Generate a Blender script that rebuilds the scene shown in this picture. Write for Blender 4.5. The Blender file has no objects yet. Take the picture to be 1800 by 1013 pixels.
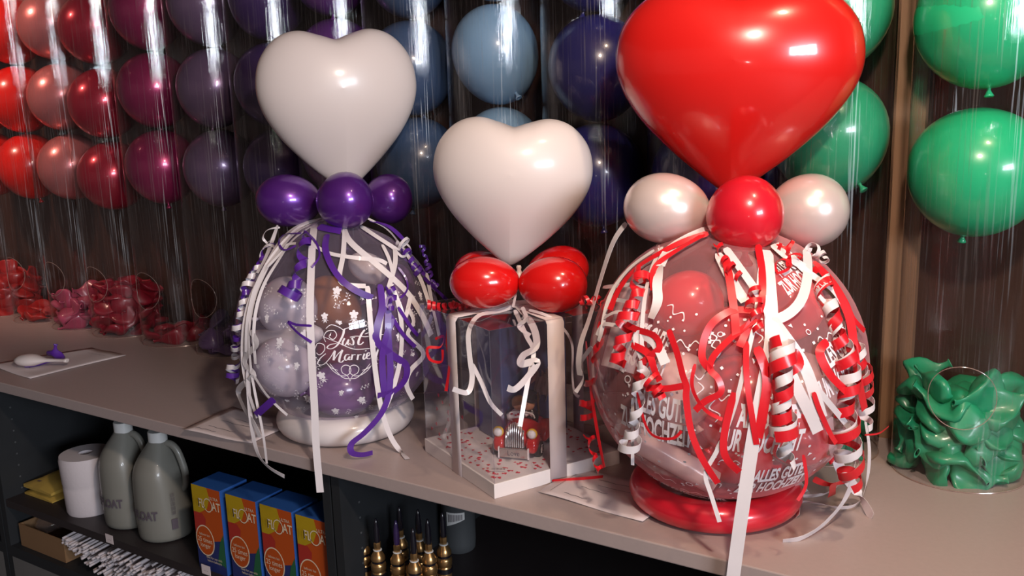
import bpy, math, random
from mathutils import Vector, Matrix, Euler, noise
random.seed(7)
SC = bpy.context.scene
COL = SC.collection
PI = math.pi
# ------------------------------------------------------------------ camera
F = 1620.0
M = Matrix(((0.8457013271926058, -0.08164876927168721, 0.5273734385244329),
            (0.5327972743216058, 0.18523869552058764, -0.8257201040045582),
            (-0.030270937549611035, 0.9792957184417023, 0.20015885236885664)))
CAM = Vector((0, 0, 1.55))
cd = bpy.data.cameras.new('camera'); cam = bpy.data.objects.new('camera', cd); COL.objects.link(cam)
cd.sensor_width = 36; cd.lens = 36 * F / 1800; cd.clip_start = .05
cam.matrix_world = Matrix.Translation(CAM) @ M.to_4x4()
SC.camera = cam
# ------------------------------------------------------------------ exposure and light
SC.view_settings.view_transform = 'Standard'; SC.view_settings.look = 'None'
SC.view_settings.gamma = 1; SC.view_settings.use_curve_mapping = False
SC.view_settings.exposure = 0.0
SC.cycles.max_bounces = 10; SC.cycles.transparent_max_bounces = 40
SC.cycles.diffuse_bounces = 3; SC.cycles.glossy_bounces = 3; SC.cycles.transmission_bounces = 4
SC.cycles.sample_clamp_indirect = 4; SC.cycles.caustics_reflective = False; SC.cycles.caustics_refractive = False
SC.cycles.use_adaptive_sampling = True; SC.cycles.adaptive_threshold = 0.02
w = bpy.data.worlds.new('world'); SC.world = w; w.use_nodes = True
w.node_tree.nodes['Background'].inputs[0].default_value = (.66, .50, .48, 1)
w.node_tree.nodes['Background'].inputs[1].default_value = .20
def light(name, kind, loc, energy, color, size=.05, aim=None, sy=None, spot=None, blend=.6):
    l = bpy.data.lights.new(name, kind); o = bpy.data.objects.new(name, l); COL.objects.link(o)
    o.location = loc; l.energy = energy; l.color = color
    if kind == 'AREA':
        l.shape = 'RECTANGLE'; l.size = size; l.size_y = sy or size
    else: l.shadow_soft_size = size
    if kind == 'SPOT': l.spot_size = math.radians(spot); l.spot_blend = blend
    if aim is not None: o.rotation_euler = (Vector(aim) - Vector(loc)).to_track_quat('-Z', 'Y').to_euler()
    return o
light('ceiling_lamp_light', 'POINT', (.03, .46, 2.14), 54, (1, .79, .64), .05)
light('tube_spot_light', 'SPOT', (-3.0, .70, 2.5), 75, (1, .60, .45), .05, (-2.95, 1.67, 1.72), spot=62, blend=.9)
light('window_light', 'AREA', (4.66, -1.9, 2.36), 330, (.84, .90, 1.0), 2.4, (-1, -1.9, 2.36), 1.0)
light('shelf_spot_light', 'SPOT', (.25, .9, 2.7), 34, (1, .74, .50), .04, (-.25, 1.75, 1.5), spot=70)
light('low_point_light', 'POINT', (1.3, -2.6, 1.3), 5, (1, .95, .9), .03)  # unseen point source added for the small white dots reflected in the tubes
# ------------------------------------------------------------------ pixel helpers
def ray(px, py): return M @ Vector(((px - 900) / F, -(py - 506.5) / F, -1.0))
def on_z(px, py, z): r = ray(px, py); return CAM + r * ((z - CAM.z) / r.z)
def on_y(px, py, y): r = ray(px, py); return CAM + r * (y / r.y)
def at_d(px, py, d): return CAM + ray(px, py) * d
def to_px(p): v = M.transposed() @ (Vector(p) - CAM); return 900 - F*v.x/v.z, 506.5 + F*v.y/v.z
def depth(p): return -(M.transposed() @ (Vector(p) - CAM)).z
# ------------------------------------------------------------------ object helpers
def empty(name, loc=(0, 0, 0), rz=0):
    o = bpy.data.objects.new(name, None); COL.objects.link(o); o.location = loc; o.rotation_euler = (0, 0, rz)
    o.empty_display_size = .05
    return o
def tag(o, label, cat, group=None):
    o['label'] = label; o['category'] = cat
    if group: o['group'] = group
    return o
class MB:
    def __init__(s): s.v = []; s.f = []; s.mi = []; s.m = 0
    def add(s, vs, fs, m=None):
        b = len(s.v); s.v += [Vector(v) for v in vs]
        for f in fs: s.f.append([b + i for i in f]); s.mi.append(s.m if m is None else m)
    def box(s, a, b, m=None, mat=None):
        x0, y0, z0 = a; x1, y1, z1 = b
        vs = [Vector(p) for p in ((x0,y0,z0),(x1,y0,z0),(x1,y1,z0),(x0,y1,z0),(x0,y0,z1),(x1,y0,z1),(x1,y1,z1),(x0,y1,z1))]
        if mat: vs = [mat @ v for v in vs]
        s.add(vs, [(0,3,2,1),(4,5,6,7),(0,1,5,4),(1,2,6,5),(2,3,7,6),(3,0,4,7)], m)
    def lathe(s, prof, n=32, mat=None, m=None, cap=True):
        vs = []
        for r, z in prof:
            for k in range(n):
                a = 2 * PI * k / n; vs.append(Vector((r * math.cos(a), r * math.sin(a), z)))
        if mat: vs = [mat @ v for v in vs]
        fs = []
        for i in range(len(prof) - 1):
            for k in range(n):
                k2 = (k + 1) % n; fs.append((i*n+k, i*n+k2, (i+1)*n+k2, (i+1)*n+k))
        if cap:
            if prof[0][0] > 1e-6: fs.append(tuple(range(n))[::-1])
            if prof[-1][0] > 1e-6: fs.append(tuple((len(prof)-1)*n + k for k in range(n)))
        s.add(vs, fs, m)
    def tube(s, pts, r, n=8, m=None, closed=False):
        pts = [Vector(p) for p in pts]; N = len(pts); vs = []; up = None
        for i, p in enumerate(pts):
            if closed: t = pts[(i+1) % N] - pts[i-1]
            else: t = pts[min(i+1, N-1)] - pts[max(i-1, 0)]
            t.normalize()
            if up is None: up = t.orthogonal()
            a = (up - t * up.dot(t)).normalized(); up = a; b = t.cross(a)
            rr = r[i] if isinstance(r, (list, tuple)) else r
            for k in range(n):
                q = 2*PI*k/n; vs.append(p + a*math.cos(q)*rr + b*math.sin(q)*rr)
        fs = [(i*n+k, i*n+(k+1) % n, ((i+1) % N)*n+(k+1) % n, ((i+1) % N)*n+k) for i in range(N if closed else N-1) for k in range(n)]
        if not closed: fs += [tuple(range(n))[::-1], tuple((N-1)*n+k for k in range(n))]
        s.add(vs, fs, m)
    def build(s, name, mats, parent=None, smooth=True, bevel=0, sub=0, angle=40):
        me = bpy.data.meshes.new(name); me.from_pydata([tuple(v) for v in s.v], [], s.f); me.update()
        if not isinstance(mats, (list, tuple)): mats = [mats]
        for m in mats: me.materials.append(m)
        me.polygons.foreach_set('material_index', s.mi)
        if smooth:
            me.polygons.foreach_set('use_smooth', [True]*len(me.polygons))
            if smooth != 'all':
                import bmesh
                bm = bmesh.new(); bm.from_mesh(me); th = math.radians(angle)
                bmesh.ops.remove_doubles(bm, verts=bm.verts, dist=1e-6)
                for e in bm.edges:
                    if len(e.link_faces) == 2 and e.calc_face_angle(0) > th: e.smooth = False
                bm.to_mesh(me); bm.free()
        o = bpy.data.objects.new(name, me); COL.objects.link(o)
        if parent is not None: o.parent = parent; o.matrix_parent_inverse = Matrix.Identity(4)
        if bevel:
            b = o.modifiers.new('bevel', 'BEVEL'); b.width = bevel; b.segments = 2; b.limit_method = 'ANGLE'
        if sub:
            b = o.modifiers.new('sub', 'SUBSURF'); b.levels = sub; b.render_levels = sub
        return o
def local(mb, loc):
    """shift world-space vertices into the frame of a thing standing at loc"""
    L = Vector(loc); mb.v = [v - L for v in mb.v]; return mb
def spl(pts, n=10, closed=False):
    P = [Vector(p) for p in pts]
    if len(P) < 3 and not closed:
        return [P[0].lerp(P[-1], i / n) for i in range(n + 1)]
    out = []; N = len(P)
    for i in range(N if closed else N - 1):
        if closed: a, b, c, d = P[i-1], P[i], P[(i+1) % N], P[(i+2) % N]
        else: a, b, c, d = P[max(i-1, 0)], P[i], P[i+1], P[min(i+2, N-1)]
        for k in range(n):
            t = k / n
            out.append(.5 * ((2*b) + (c-a)*t + (2*a-5*b+4*c-d)*t*t + (3*b-a-3*c+d)*t**3))
    if not closed: out.append(P[-1])
    return out
# ------------------------------------------------------------------ materials
def nt(name):
    m = bpy.data.materials.new(name); m.use_nodes = True; return m, m.node_tree.nodes, m.node_tree.links
def pr(name, col, rough=.5, metal=0, coat=0, spec=.5, var=0, scale=8, bump=0, bscale=200, sheen=0, coatr=.05, sss=0, stretch=None, alpha=1, trans=0):
    m, N, L = nt(name); b = N['Principled BSDF']
    b.inputs['Base Color'].default_value = (*col, 1); b.inputs['Roughness'].default_value = rough
    b.inputs['Metallic'].default_value = metal; b.inputs['Coat Weight'].default_value = coat
    b.inputs['Coat Roughness'].default_value = coatr; b.inputs['Specular IOR Level'].default_value = spec
    b.inputs['Sheen Weight'].default_value = sheen
    if sss:
        b.inputs['Subsurface Weight'].default_value = sss; b.inputs['Subsurface Radius'].default_value = (.03, .02, .015)
        b.inputs['Subsurface Scale'].default_value = 1
    tc = N.new('ShaderNodeTexCoord'); mp = N.new('ShaderNodeMapping'); L.new(tc.outputs['Object'], mp.inputs[0])
    if stretch: mp.inputs['Scale'].default_value = stretch
    nz = N.new('ShaderNodeTexNoise'); nz.inputs['Scale'].default_value = scale; nz.inputs['Detail'].default_value = 5
    L.new(mp.outputs[0], nz.inputs['Vector'])
    if var:
        r = N.new('ShaderNodeMapRange'); r.inputs[3].default_value = 1 - var; r.inputs[4].default_value = 1 + var
        L.new(nz.outputs[0], r.inputs[0])
        mx = N.new('ShaderNodeMix'); mx.data_type = 'RGBA'; mx.blend_type = 'MULTIPLY'; mx.inputs[0].default_value = 1
        mx.inputs[6].default_value = (*col, 1); L.new(r.outputs[0], mx.inputs[7]); L.new(mx.outputs[2], b.inputs['Base Color'])
    if bump:
        n2 = N.new('ShaderNodeTexNoise'); n2.inputs['Scale'].default_value = bscale; L.new(mp.outputs[0], n2.inputs['Vector'])
        bp = N.new('ShaderNodeBump'); bp.inputs['Strength'].default_value = bump; bp.inputs['Distance'].default_value = .002
        L.new(n2.outputs[0], bp.inputs['Height']); L.new(bp.outputs[0], b.inputs['Normal'])
    else:
        rr = N.new('ShaderNodeMapRange'); rr.inputs[3].default_value = rough * .92; rr.inputs[4].default_value = rough * 1.08
        L.new(nz.outputs[0], rr.inputs[0]); L.new(rr.outputs[0], b.inputs['Roughness'])
    return m
def clear(name, tint=(.97, .97, .97), rough=.03, ior=1.45, base=.0, haze=.0, hcol=(.9, .9, .9), streak=False, gain=1.0, rim=0):
    """thin clear film: transparent, a fresnel gloss and a little haze"""
    m, N, L = nt(name); N.remove(N['Principled BSDF']); out = N['Material Output']
    T = N.new('ShaderNodeBsdfTransparent'); T.inputs[0].default_value = (*tint, 1)
    G = N.new('ShaderNodeBsdfGlossy'); G.inputs['Roughness'].default_value = rough; G.inputs[0].default_value = (1, 1, 1, 1)
    f0 = ((ior - 1)/(ior + 1))**2; ge = N.new('ShaderNodeNewGeometry'); dt = N.new('ShaderNodeVectorMath'); dt.operation = 'DOT_PRODUCT'
    L.new(ge.outputs['Normal'], dt.inputs[0]); L.new(ge.outputs['Incoming'], dt.inputs[1])
    ab = N.new('ShaderNodeMath'); ab.operation = 'ABSOLUTE'; L.new(dt.outputs['Value'], ab.inputs[0])
    om = N.new('ShaderNodeMath'); om.operation = 'SUBTRACT'; om.inputs[0].default_value = 1; om.use_clamp = True; L.new(ab.outputs[0], om.inputs[1])
    p5 = N.new('ShaderNodeMath'); p5.operation = 'POWER'; p5.inputs[1].default_value = 5; L.new(om.outputs[0], p5.inputs[0])
    Fz = N.new('ShaderNodeMath'); Fz.operation = 'MULTIPLY_ADD'; Fz.inputs[1].default_value = 1 - f0; Fz.inputs[2].default_value = f0; L.new(p5.outputs[0], Fz.inputs[0])
    ma = N.new('ShaderNodeMath'); ma.operation = 'MULTIPLY_ADD'; ma.inputs[1].default_value = gain; ma.inputs[2].default_value = base; ma.use_clamp = True
    L.new(Fz.outputs[0], ma.inputs[0])
    X = N.new('ShaderNodeMixShader'); L.new(ma.outputs[0], X.inputs[0]); L.new(T.outputs[0], X.inputs[1]); L.new(G.outputs[0], X.inputs[2])
    D = N.new('ShaderNodeBsdfDiffuse'); D.inputs[0].default_value = (*hcol, 1)
    Y = N.new('ShaderNodeMixShader'); L.new(X.outputs[0], Y.inputs[1]); L.new(D.outputs[0], Y.inputs[2])
    pw = N.new('ShaderNodeMath'); pw.operation = 'POWER'; pw.inputs[1].default_value = 3; L.new(om.outputs[0], pw.inputs[0])
    h = N.new('ShaderNodeMath'); h.operation = 'MULTIPLY_ADD'; h.inputs[1].default_value = rim; h.inputs[2].default_value = haze; h.use_clamp = True
    L.new(pw.outputs[0], h.inputs[0]); L.new(h.outputs[0], Y.inputs[0]); L.new(Y.outputs[0], out.inputs[0])
    tc = N.new('ShaderNodeTexCoord'); mp = N.new('ShaderNodeMapping'); L.new(tc.outputs['Object'], mp.inputs[0])
    nz = N.new('ShaderNodeTexNoise'); L.new(mp.outputs[0], nz.inputs['Vector'])
    if streak:
        mp.inputs['Scale'].default_value = (1, 1, .012); nz.inputs['Scale'].default_value = 190; nz.inputs['Detail'].default_value = 4
        nz.inputs['Roughness'].default_value = .6
        bp = N.new('ShaderNodeBump'); bp.inputs['Strength'].default_value = 1.0; bp.inputs['Distance'].default_value = .0008
        L.new(nz.outputs[0], bp.inputs['Height']); L.new(bp.outputs[0], G.inputs['Normal'])
        m2 = N.new('ShaderNodeMapping'); m2.inputs['Scale'].default_value = (1, 1, .02); L.new(tc.outputs['Object'], m2.inputs[0])
        n2 = N.new('ShaderNodeTexNoise'); n2.inputs['Scale'].default_value = 260; n2.inputs['Detail'].default_value = 2; L.new(m2.outputs[0], n2.inputs['Vector'])
        mr = N.new('ShaderNodeMapRange'); mr.inputs[1].default_value = .56; mr.inputs[2].default_value = .70; mr.inputs[4].default_value = .17; L.new(n2.outputs[0], mr.inputs[0])
        G2 = N.new('ShaderNodeBsdfGlossy'); G2.inputs['Roughness'].default_value = .32
        X2 = N.new('ShaderNodeMixShader'); L.new(mr.outputs[0], X2.inputs[0]); L.new(X.outputs[0], X2.inputs[1]); L.new(G2.outputs[0], X2.inputs[2]); L.new(X2.outputs[0], Y.inputs[1])
    else:
        nz.inputs['Scale'].default_value = 14
        bp = N.new('ShaderNodeBump'); bp.inputs['Strength'].default_value = .1; bp.inputs['Distance'].default_value = .001
        L.new(nz.outputs[0], bp.inputs['Height']); L.new(bp.outputs[0], G.inputs['Normal'])
    return m
def latex(name, c, rough=.22, coat=.6): return pr(name, c, rough + .08, coat=coat, coatr=rough * .45, scale=3, var=.03)
def pearl(name, c, rough=.3, metal=.45): return pr(name, c, rough, metal=metal, coat=.7, coatr=.1, scale=5, var=.03)
def satin(name, c): return pr(name, c, .34, coat=.15, spec=.6, stretch=(1, 1, 1), scale=30, var=.06)
MT = {
 'worktop': pr('worktop_laminate', (.43, .345, .33), .42, spec=.45, var=.05, scale=120, bump=.03, bscale=500),
 'cab': pr('cabinet_board', (.016, .018, .021), .55, var=.12, scale=20), 'cab2': pr('cabinet_edge', (.028, .021, .022), .5, var=.1, scale=20),
 'wall': pr('brown_panel', (.058, .029, .020), .6, spec=.15, var=.35, scale=3, stretch=(6, 6, .4)), 'wood': pr('wood_batten', (.30, .165, .09), .6, var=.25, scale=12, stretch=(8, 8, .5), bump=.2, bscale=60),
 'room': pr('room_plaster', (.22, .17, .15), .8, var=.05), 'ceil': pr('ceiling_plaster', (.22, .17, .15), .85, var=.04), 'floor': pr('floor_vinyl', (.14, .135, .13), .6, var=.15, scale=6),
 'frame': pr('window_frame_paint', (.12, .11, .11), .5), 'tube': clear('tube_plastic', (.965, .955, .955), .025, 1.42, .004, .0, streak=True, gain=1.35),
 'tube_edge': clear('tube_cut_edge', (.8, .72, .7), .15, 1.5, .15, .25, (.75, .55, .48)),
 'clearA': clear('clear_latex', (.95, .93, .96), .03, 1.4, .01, .09, (.66, .54, .74), rim=.35), 'clearC': clear('clear_latex_pink_glow', (.97, .93, .93), .03, 1.4, .01, .19, (.95, .42, .46), rim=.40),  # clearC haze colour paints in the pink light from the red balloons inside
 'foil': clear('clear_wrap', (.93, .92, .95), .05, 1.5, .03, .02, (.8, .75, .8), gain=1.2), 'white_r': satin('white_ribbon', (.80, .74, .76)), 'red_r': satin('red_ribbon', (.72, .012, .022)),
 'purple_r': satin('purple_ribbon', (.10, .022, .30)), 'cream_band': pr('white_band', (.78, .68, .68), .5, coat=.1, scale=10, var=.03),
 'white_l': latex('white_latex', (.74, .66, .64), .35, .35), 'red_l': latex('red_latex', (.66, .012, .010), .18, .8), 'red_s': latex('small_red_latex', (.68, .008, .008), .12, .7),
 'purple_p': pearl('purple_pearl_latex', (.11, .02, .25)), 'white_p': pearl('white_pearl_latex', (.80, .66, .63), .3, .35), 'red_p': pearl('red_pearl_latex', (.74, .012, .03), .28, .12),
 'ring_w': latex('white_ring_latex', (.76, .70, .70), .3, .4), 'ring_r': pearl('red_ring_latex', (.72, .015, .035), .3, .08),
 'print': pr('white_print', (.92, .86, .90), .5), 'paper': pr('paper', (.72, .62, .62), .8, var=.03), 'card': pr('white_card', (.80, .74, .73), .6, var=.02),
 'ink': pr('dark_ink', (.10, .08, .10), .7), 'black': pr('black_plastic', (.008, .007, .012), .22, coat=.3), 'brass': pr('brass', (.55, .33, .14), .28, metal=.9, var=.1, scale=30),
 'jug': pr('milky_jug_plastic', (.21, .205, .18), .42, coat=.25, var=.06), 'cap': pr('white_cap', (.66, .66, .65), .5), 'roll': pr('roll_tissue', (.62, .56, .58), .85, var=.04, bump=.2, bscale=150),
 'yellow': pr('yellow_packet', (.50, .33, .07), .45, coat=.3, var=.12), 'cardboard': pr('cardboard', (.22, .12, .055), .8, var=.1), 'blue_c': pr('blue_carton', (.025, .10, .36), .4, coat=.2),
 'navy_c': pr('navy_print', (.02, .03, .14), .4, coat=.2), 'yel_c': pr('yellow_print', (.45, .30, .008), .4, coat=.2), 'or_c': pr('orange_print', (.48, .075, .008), .4, coat=.2), 'red_c': pr('dark_red_print', (.40, .03, .02), .4, coat=.2),
 'green_c': pr('green_print', (.02, .12, .05), .4, coat=.2), 'cream_c': pr('cream_print', (.75, .62, .45), .5), 'grey': pr('grey_plastic', (.07, .075, .08), .5, var=.05), 'stick': pr('white_stick', (.66, .60, .62), .5, coat=.2),
 'navy_box': pr('navy_wrapping', (.055, .075, .19), .45, coat=.4, var=.5, scale=9), 'car': pr('toy_red_enamel', (.50, .008, .008), .2, coat=.8), 'chrome': pr('silver_paint', (.62, .58, .56), .25, metal=.9),
 'skin': pr('figurine_skin', (.62, .30, .18), .4, coat=.3), 'hlamp': pr('headlamp_yellow', (.85, .50, .03), .35), 'white_g': pr('white_glaze', (.85, .80, .78), .3, coat=.4), 'tyre': pr('tyre_black', (.02, .018, .018), .5),
 'hair': pr('figurine_hair', (.20, .08, .03), .5), 'conf': pr('red_confetti', (.66, .02, .05), .6), 'money': pr('banknote_paper', (.40, .30, .30), .7, var=.45, scale=60), 'orange_w': pr('orange_brown_item', (.36, .13, .03), .4, coat=.3, var=.2),
 'wine': pr('dark_wine_red', (.20, .01, .02), .4, coat=.3), 'in_red': latex('inner_red_latex', (.80, .02, .035), .2, .6), 'in_pearl': latex('inner_pearl_latex', (.86, .66, .64), .25, .6), 'in_white': latex('inner_white_latex', (.66, .60, .66), .25, .6), 'in_dusk': latex('inner_purple_latex', (.22, .10, .28), .2, .6),
 'dusk': pearl('lilac_latex', (.24, .12, .30)),
}
# ------------------------------------------------------------------ the room
TOP = .90; FE = 1.17; WY = 1.795
def struct(mb, name, m):
    o = mb.build(name, m, smooth=False); o['kind'] = 'structure'; return o
b = MB(); b.box((-5.2, -4.6, -.06), (4.9, WY, 0)); struct(b, 'floor', MT['floor'])
b = MB(); b.box((-5.2, -4.6, 2.9), (4.9, WY + .1, 3.0)); struct(b, 'ceiling', MT['ceil'])
b = MB(); b.box((-5.2, WY, 0), (4.9, WY + .1, 2.9)); struct(b, 'wall_back', MT['wall'])
b = MB(); b.box((-5.3, -4.6, 0), (-5.2, WY + .1, 2.9)); struct(b, 'wall_left', MT['room'])
b = MB()
for a_, c_ in (((4.75, -4.6, 0), (4.85, WY, 1.84)), ((4.75, -4.6, 2.85), (4.85, WY, 2.9)), ((4.75, -4.6, 1.84), (4.85, -3.15, 2.85)), ((4.75, -.65, 1.84), (4.85, WY, 2.85))): b.box(a_, c_)
struct(b, 'wall_right', MT['room'])
b = MB()
for y in (-3.15, -2.35, -1.5, -.70): b.box((4.55, y, 1.84), (4.6, y + .05, 2.85))
for z in (1.84, 2.5, 2.8): b.box((4.55, -3.15, z), (4.6, -.65, z + .05))
struct(b, 'window_1', MT['frame'])
b = MB(); b.box((-.315, WY - .028, TOP), (-.262, WY, 2.9)); struct(b, 'trim_1', MT['wood'])
# worktop
b = MB(); b.box((-4.6, FE, TOP - .026), (1.6, WY, TOP))
tag(b.build('worktop', MT['worktop'], smooth=False, bevel=.002), 'long grey laminate worktop carrying the balloon gifts and clear tubes', 'worktop')
# cabinets
def cabinet(x0, x1, shelf_z, bot_z, label):
    c = empty('cabinet', (x0, FE + .015, 0)); w_ = x1 - x0; D = WY - FE - .02; t = .02; H = TOP - .027
    for nm, a_, c_ in (('side_panel', (0, 0, 0), (t, D, H)), ('side_panel', (w_-t, 0, 0), (w_, D, H)), ('back_panel', (t, D-.01, 0), (w_-t, D, H)),
                     ('bottom_board', (t, 0, bot_z-.03), (w_-t, D-.01, bot_z)), ('top_rail', (t, .012, H-.012), (w_-t, D-.01, H)),
                     ('plinth_panel', (t, 0, 0), (w_-t, .018, bot_z-.03))):
        q = MB(); q.box(a_, c_); o = q.build(nm, MT['cab'], c, smooth=False)
        if nm == 'plinth_panel': o.data.materials[0] = MT['floor']
    if shelf_z:
        q = MB(); q.box((t, .004, shelf_z-.02), (w_-t, D-.01, shelf_z)); q.build('shelf', MT['cab2'], c, smooth=False)
    q = MB()
    for xx in (t + .0005, w_ - t - .0005):
        for yy in (.05, D - .08):
            for z in [bot_z + .05 + .032*i for i in range(int((H - bot_z - .08)/.032))]:
                sgn = 1 if xx < w_/2 else -1
                q.lathe([(0, 0), (.0025, 0), (.0025, .0008), (0, .0008)], 8, Matrix.Translation((xx, yy, z)) @ Matrix.Rotation(sgn*PI/2, 4, 'Y'), cap=False)
    q.build('peg_hole', MT['grey'], c)['kind'] = 'stuff'
    return tag(c, label, 'cabinet')
SH1 = .56; SH2 = .60
cabinet(-3.6, -2.385, 0, .43, 'dark open cabinet under the left end of the worktop')
cabinet(-2.38, -1.18, SH1, .43, 'dark open cabinet holding the jugs and boxed bottles')
cabinet(-1.175, .02, SH2, .30, 'dark open cabinet holding the brass nozzles')
# ------------------------------------------------------------------ balloons
def egg_prof(rx, rz, taper=.12, n=22, neck=0):
    P = []
    for i in range(n + 1):
        t = PI * i / n; z = -math.cos(t); r = math.sin(t) * (1 + taper * z)
        if neck and z < -.55: r = r * (1 - .35 * ((-.55 - z) / .45)) ; z = z - neck * ((-.55 - z) / .45) ** 2
        P.append((max(r, 0) * rx, z * rz))
    return P
def knot(parent, p, d, m, s=.007, name='knot'):
    d = Vector(d).normalized(); R = d.to_track_quat('Z', 'Y').to_matrix().to_4x4()
    q = MB(); q.lathe([(s*.45, -.4*s), (s*.6, 0), (s*.45, .6*s), (s*.8, 1.4*s), (s*1.25, 2.1*s), (s*1.1, 2.4*s), (s*.6, 1.9*s), (0, 1.2*s)], 12, Matrix.Translation(p) @ R)
    return q.build(name, m, parent, smooth='all')
# tubes: x, colour key, label words, hole angle, rim rows
def L_(n, c, r=.2, coat=.6): return latex(n, c, r, coat)
TC = {'red': L_('red_balloon_latex', (.62, .010, .006)), 'pink': pearl('pink_balloon_latex', (.55, .17, .17)), 'crimson': pearl('crimson_balloon_latex', (.36, .010, .035)),
      'magenta': pearl('magenta_balloon_latex', (.30, .012, .09)), 'greyviolet': pearl('grey_violet_balloon_latex', (.17, .105, .20)), 'indigo': pearl('indigo_balloon_latex', (.06, .025, .14)),
      'violet': pearl('violet_balloon_latex', (.16, .045, .27)), 'steel': L_('steel_blue_balloon_latex', (.05, .09, .18)), 'lightblue': L_('light_blue_balloon_latex', (.19, .34, .52), .3),
      'navy': L_('navy_balloon_latex', (.018, .018, .13)), 'royal': L_('royal_blue_balloon_latex', (.02, .02, .16)), 'green': L_('green_balloon_latex', (.02, .54, .24)), 'green2': L_('sea_green_balloon_latex', (.03, .34, .17))}
TUBES = [ # x, key, words, bottom z of lowest balloon, radius x, half height, tube place, pile colour+count
 (-3.09, 'red', 'bright red', 1.29, .098, .103, 'first tube from the left', 'red', 'red', 38),
 (-2.869, 'red', 'red', 1.285, .098, .103, 'second tube from the left', 'red', 'scarlet', 7),
 (-2.656, 'pink', 'dusty pink', 1.288, .097, .103, 'third tube from the left', 'pinkpile', 'pink', 25),
 (-2.447, 'crimson', 'crimson', 1.265, .098, .103, 'fourth tube from the left', 'crimpile', 'crimson', 40),
 (-2.212, 'magenta', 'dark magenta', 1.292, .098, .103, 'fifth tube from the left', 'crimpile', 'dark crimson', 8),
 (-1.98, 'greyviolet', 'greyish violet', 1.290, .097, .103, 'sixth tube from the left', 'lilacpile', 'dusky purple', 17),
 (-1.753, 'indigo', 'dark indigo', 1.292, .096, .103, 'seventh tube, behind the white heart', 'lilacpile', 'indigo', 0),
 (-1.538, 'violet', 'violet', 1.33, .096, .104, 'eighth tube, behind the white heart', 'lilacpile', 'violet', 0),
 (-1.314, 'steel', 'steel blue', 1.31, .096, .104, 'ninth tube, right of the white heart', 'navy', 'blue', 0),
 (-1.088, 'lightblue', 'light blue', 1.328, .0905, .104, 'tube above the small white heart', 'lightblue', 'light blue', 0),
 (-.858, 'navy', 'navy blue', 1.29, .096, .104, 'tube right of the light blue one', 'navy', 'navy', 0),
 (-.63, 'royal', 'deep blue', 1.29, .098, .104, 'tube behind the big red heart', 'navy', 'deep blue', 0),
 (-.403, 'green2', 'sea green', 1.366, .100, .104, 'tube just left of the wooden batten', 'green2', 'sea green', 9),
 (-.165, 'green', 'bright green', 1.306, .106, .1045, 'rightmost tube', 'green', 'green', 46)]
TR = .107; TY = 1.674
PC = {'red': L_('red_pile_latex', (.42, .012, .012), .35), 'pinkpile': L_('pink_pile_latex', (.42, .06, .12), .35), 'crimpile': L_('crimson_pile_latex', (.28, .008, .025), .35), 'lilacpile': L_('purple_pile_latex', (.10, .055, .17), .35),
      'green': L_('green_pile_latex', (.015, .28, .13), .35, .4), 'green2': L_('sea_green_pile_latex', (.012, .20, .10), .35, .4)}
def crumple(seed):
    """a limp, folded latex balloon: flat bag with creases, a neck and a rolled lip"""
    q = MB(); nu, nv = 26, 20; rnd = random.Random(seed); vs = []
    prof = [(0, 0), (.5, .02), (.82, .08), (1, .2), (1.02, .35), (.9, .5), (.68, .62), (.42, .72), (.22, .8), (.16, .88), (.16, .95), (.24, .985), (.26, 1.0), (.17, 1.0)]
    off = Vector((rnd.random()*9, rnd.random()*9, seed)); bend = rnd.uniform(-1.6, 1.6); fold = rnd.uniform(.5, 1.3)
    for r, t in prof:
        for k in range(nu):
            a = 2*PI*k/nu; x = r*math.cos(a)*.030; y = r*math.sin(a)*.012; z = t*.085 - .035
            p = Vector((x, y, z)); n = noise.noise_vector(p*38 + off)
            c = math.sin(x*130*fold + z*50 + seed*1.7)*.010*min(r, 1)*(1 - t*.6)
            p += Vector((n.x*.008, n.y*.006 + c, n.z*.008))*min(1, r*1.2)
            th = bend*(z + .035)*14; R = Matrix.Rotation(th*.5, 3, 'X'); p = R @ p
            vs.append(p)
    fs = [(i*nu+k, i*nu+(k+1) % nu, (i+1)*nu+(k+1) % nu, (i+1)*nu+k) for i in range(len(prof)-1) for k in range(nu)]
    q.add(vs, fs); return q
CR = []
for s in range(5):
    o = crumple(s).build('uninflated_balloon', PC['red'], smooth='all'); CR.append(o.data); bpy.data.objects.remove(o)
def pile(x, y, n, colour, words, place, R=.082):
    h = 0; k = 0; rnd = random.Random(int(x*1000) + 77); per = 7
    meshes = []
    for me in CR:
        c = me.copy(); c.materials[0] = colour; meshes.append(c)
    for i in range(n):
        lay, j = divmod(i, per); a = j*2*PI/(per - 1) + lay*.5 + rnd.uniform(-.2, .2)
        rr = 0 if j == per-1 else R*rnd.uniform(.80, .92)
        s = rnd.uniform(1.0, 1.25) if n > 20 else rnd.uniform(.95, 1.15)
        o = bpy.data.objects.new('uninflated_balloon', meshes[i % 5]); COL.objects.link(o)
        o.location = (x + rr*math.cos(a), y + rr*math.sin(a), TOP + .016 + lay*.0235 + rnd.uniform(-.003, .003))
        if j == per-1: o.rotation_euler = (PI/2 + rnd.uniform(-.4, .4), rnd.uniform(-.5, .5), rnd.uniform(0, 6.28))
        else: o.rotation_euler = Euler((PI/2 + rnd.uniform(-.5, .5), rnd.uniform(-1.2, 1.2), a + rnd.choice((0, PI)) + rnd.uniform(-.25, .25)))
        o.rotation_euler = o.rotation_euler; o.scale = (s, s, s)
        tag(o, 'limp folded %s balloon in the pile, %s' % (words, place), 'balloon', 'uninflated %s balloons in the %s' % (words, place))
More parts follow.
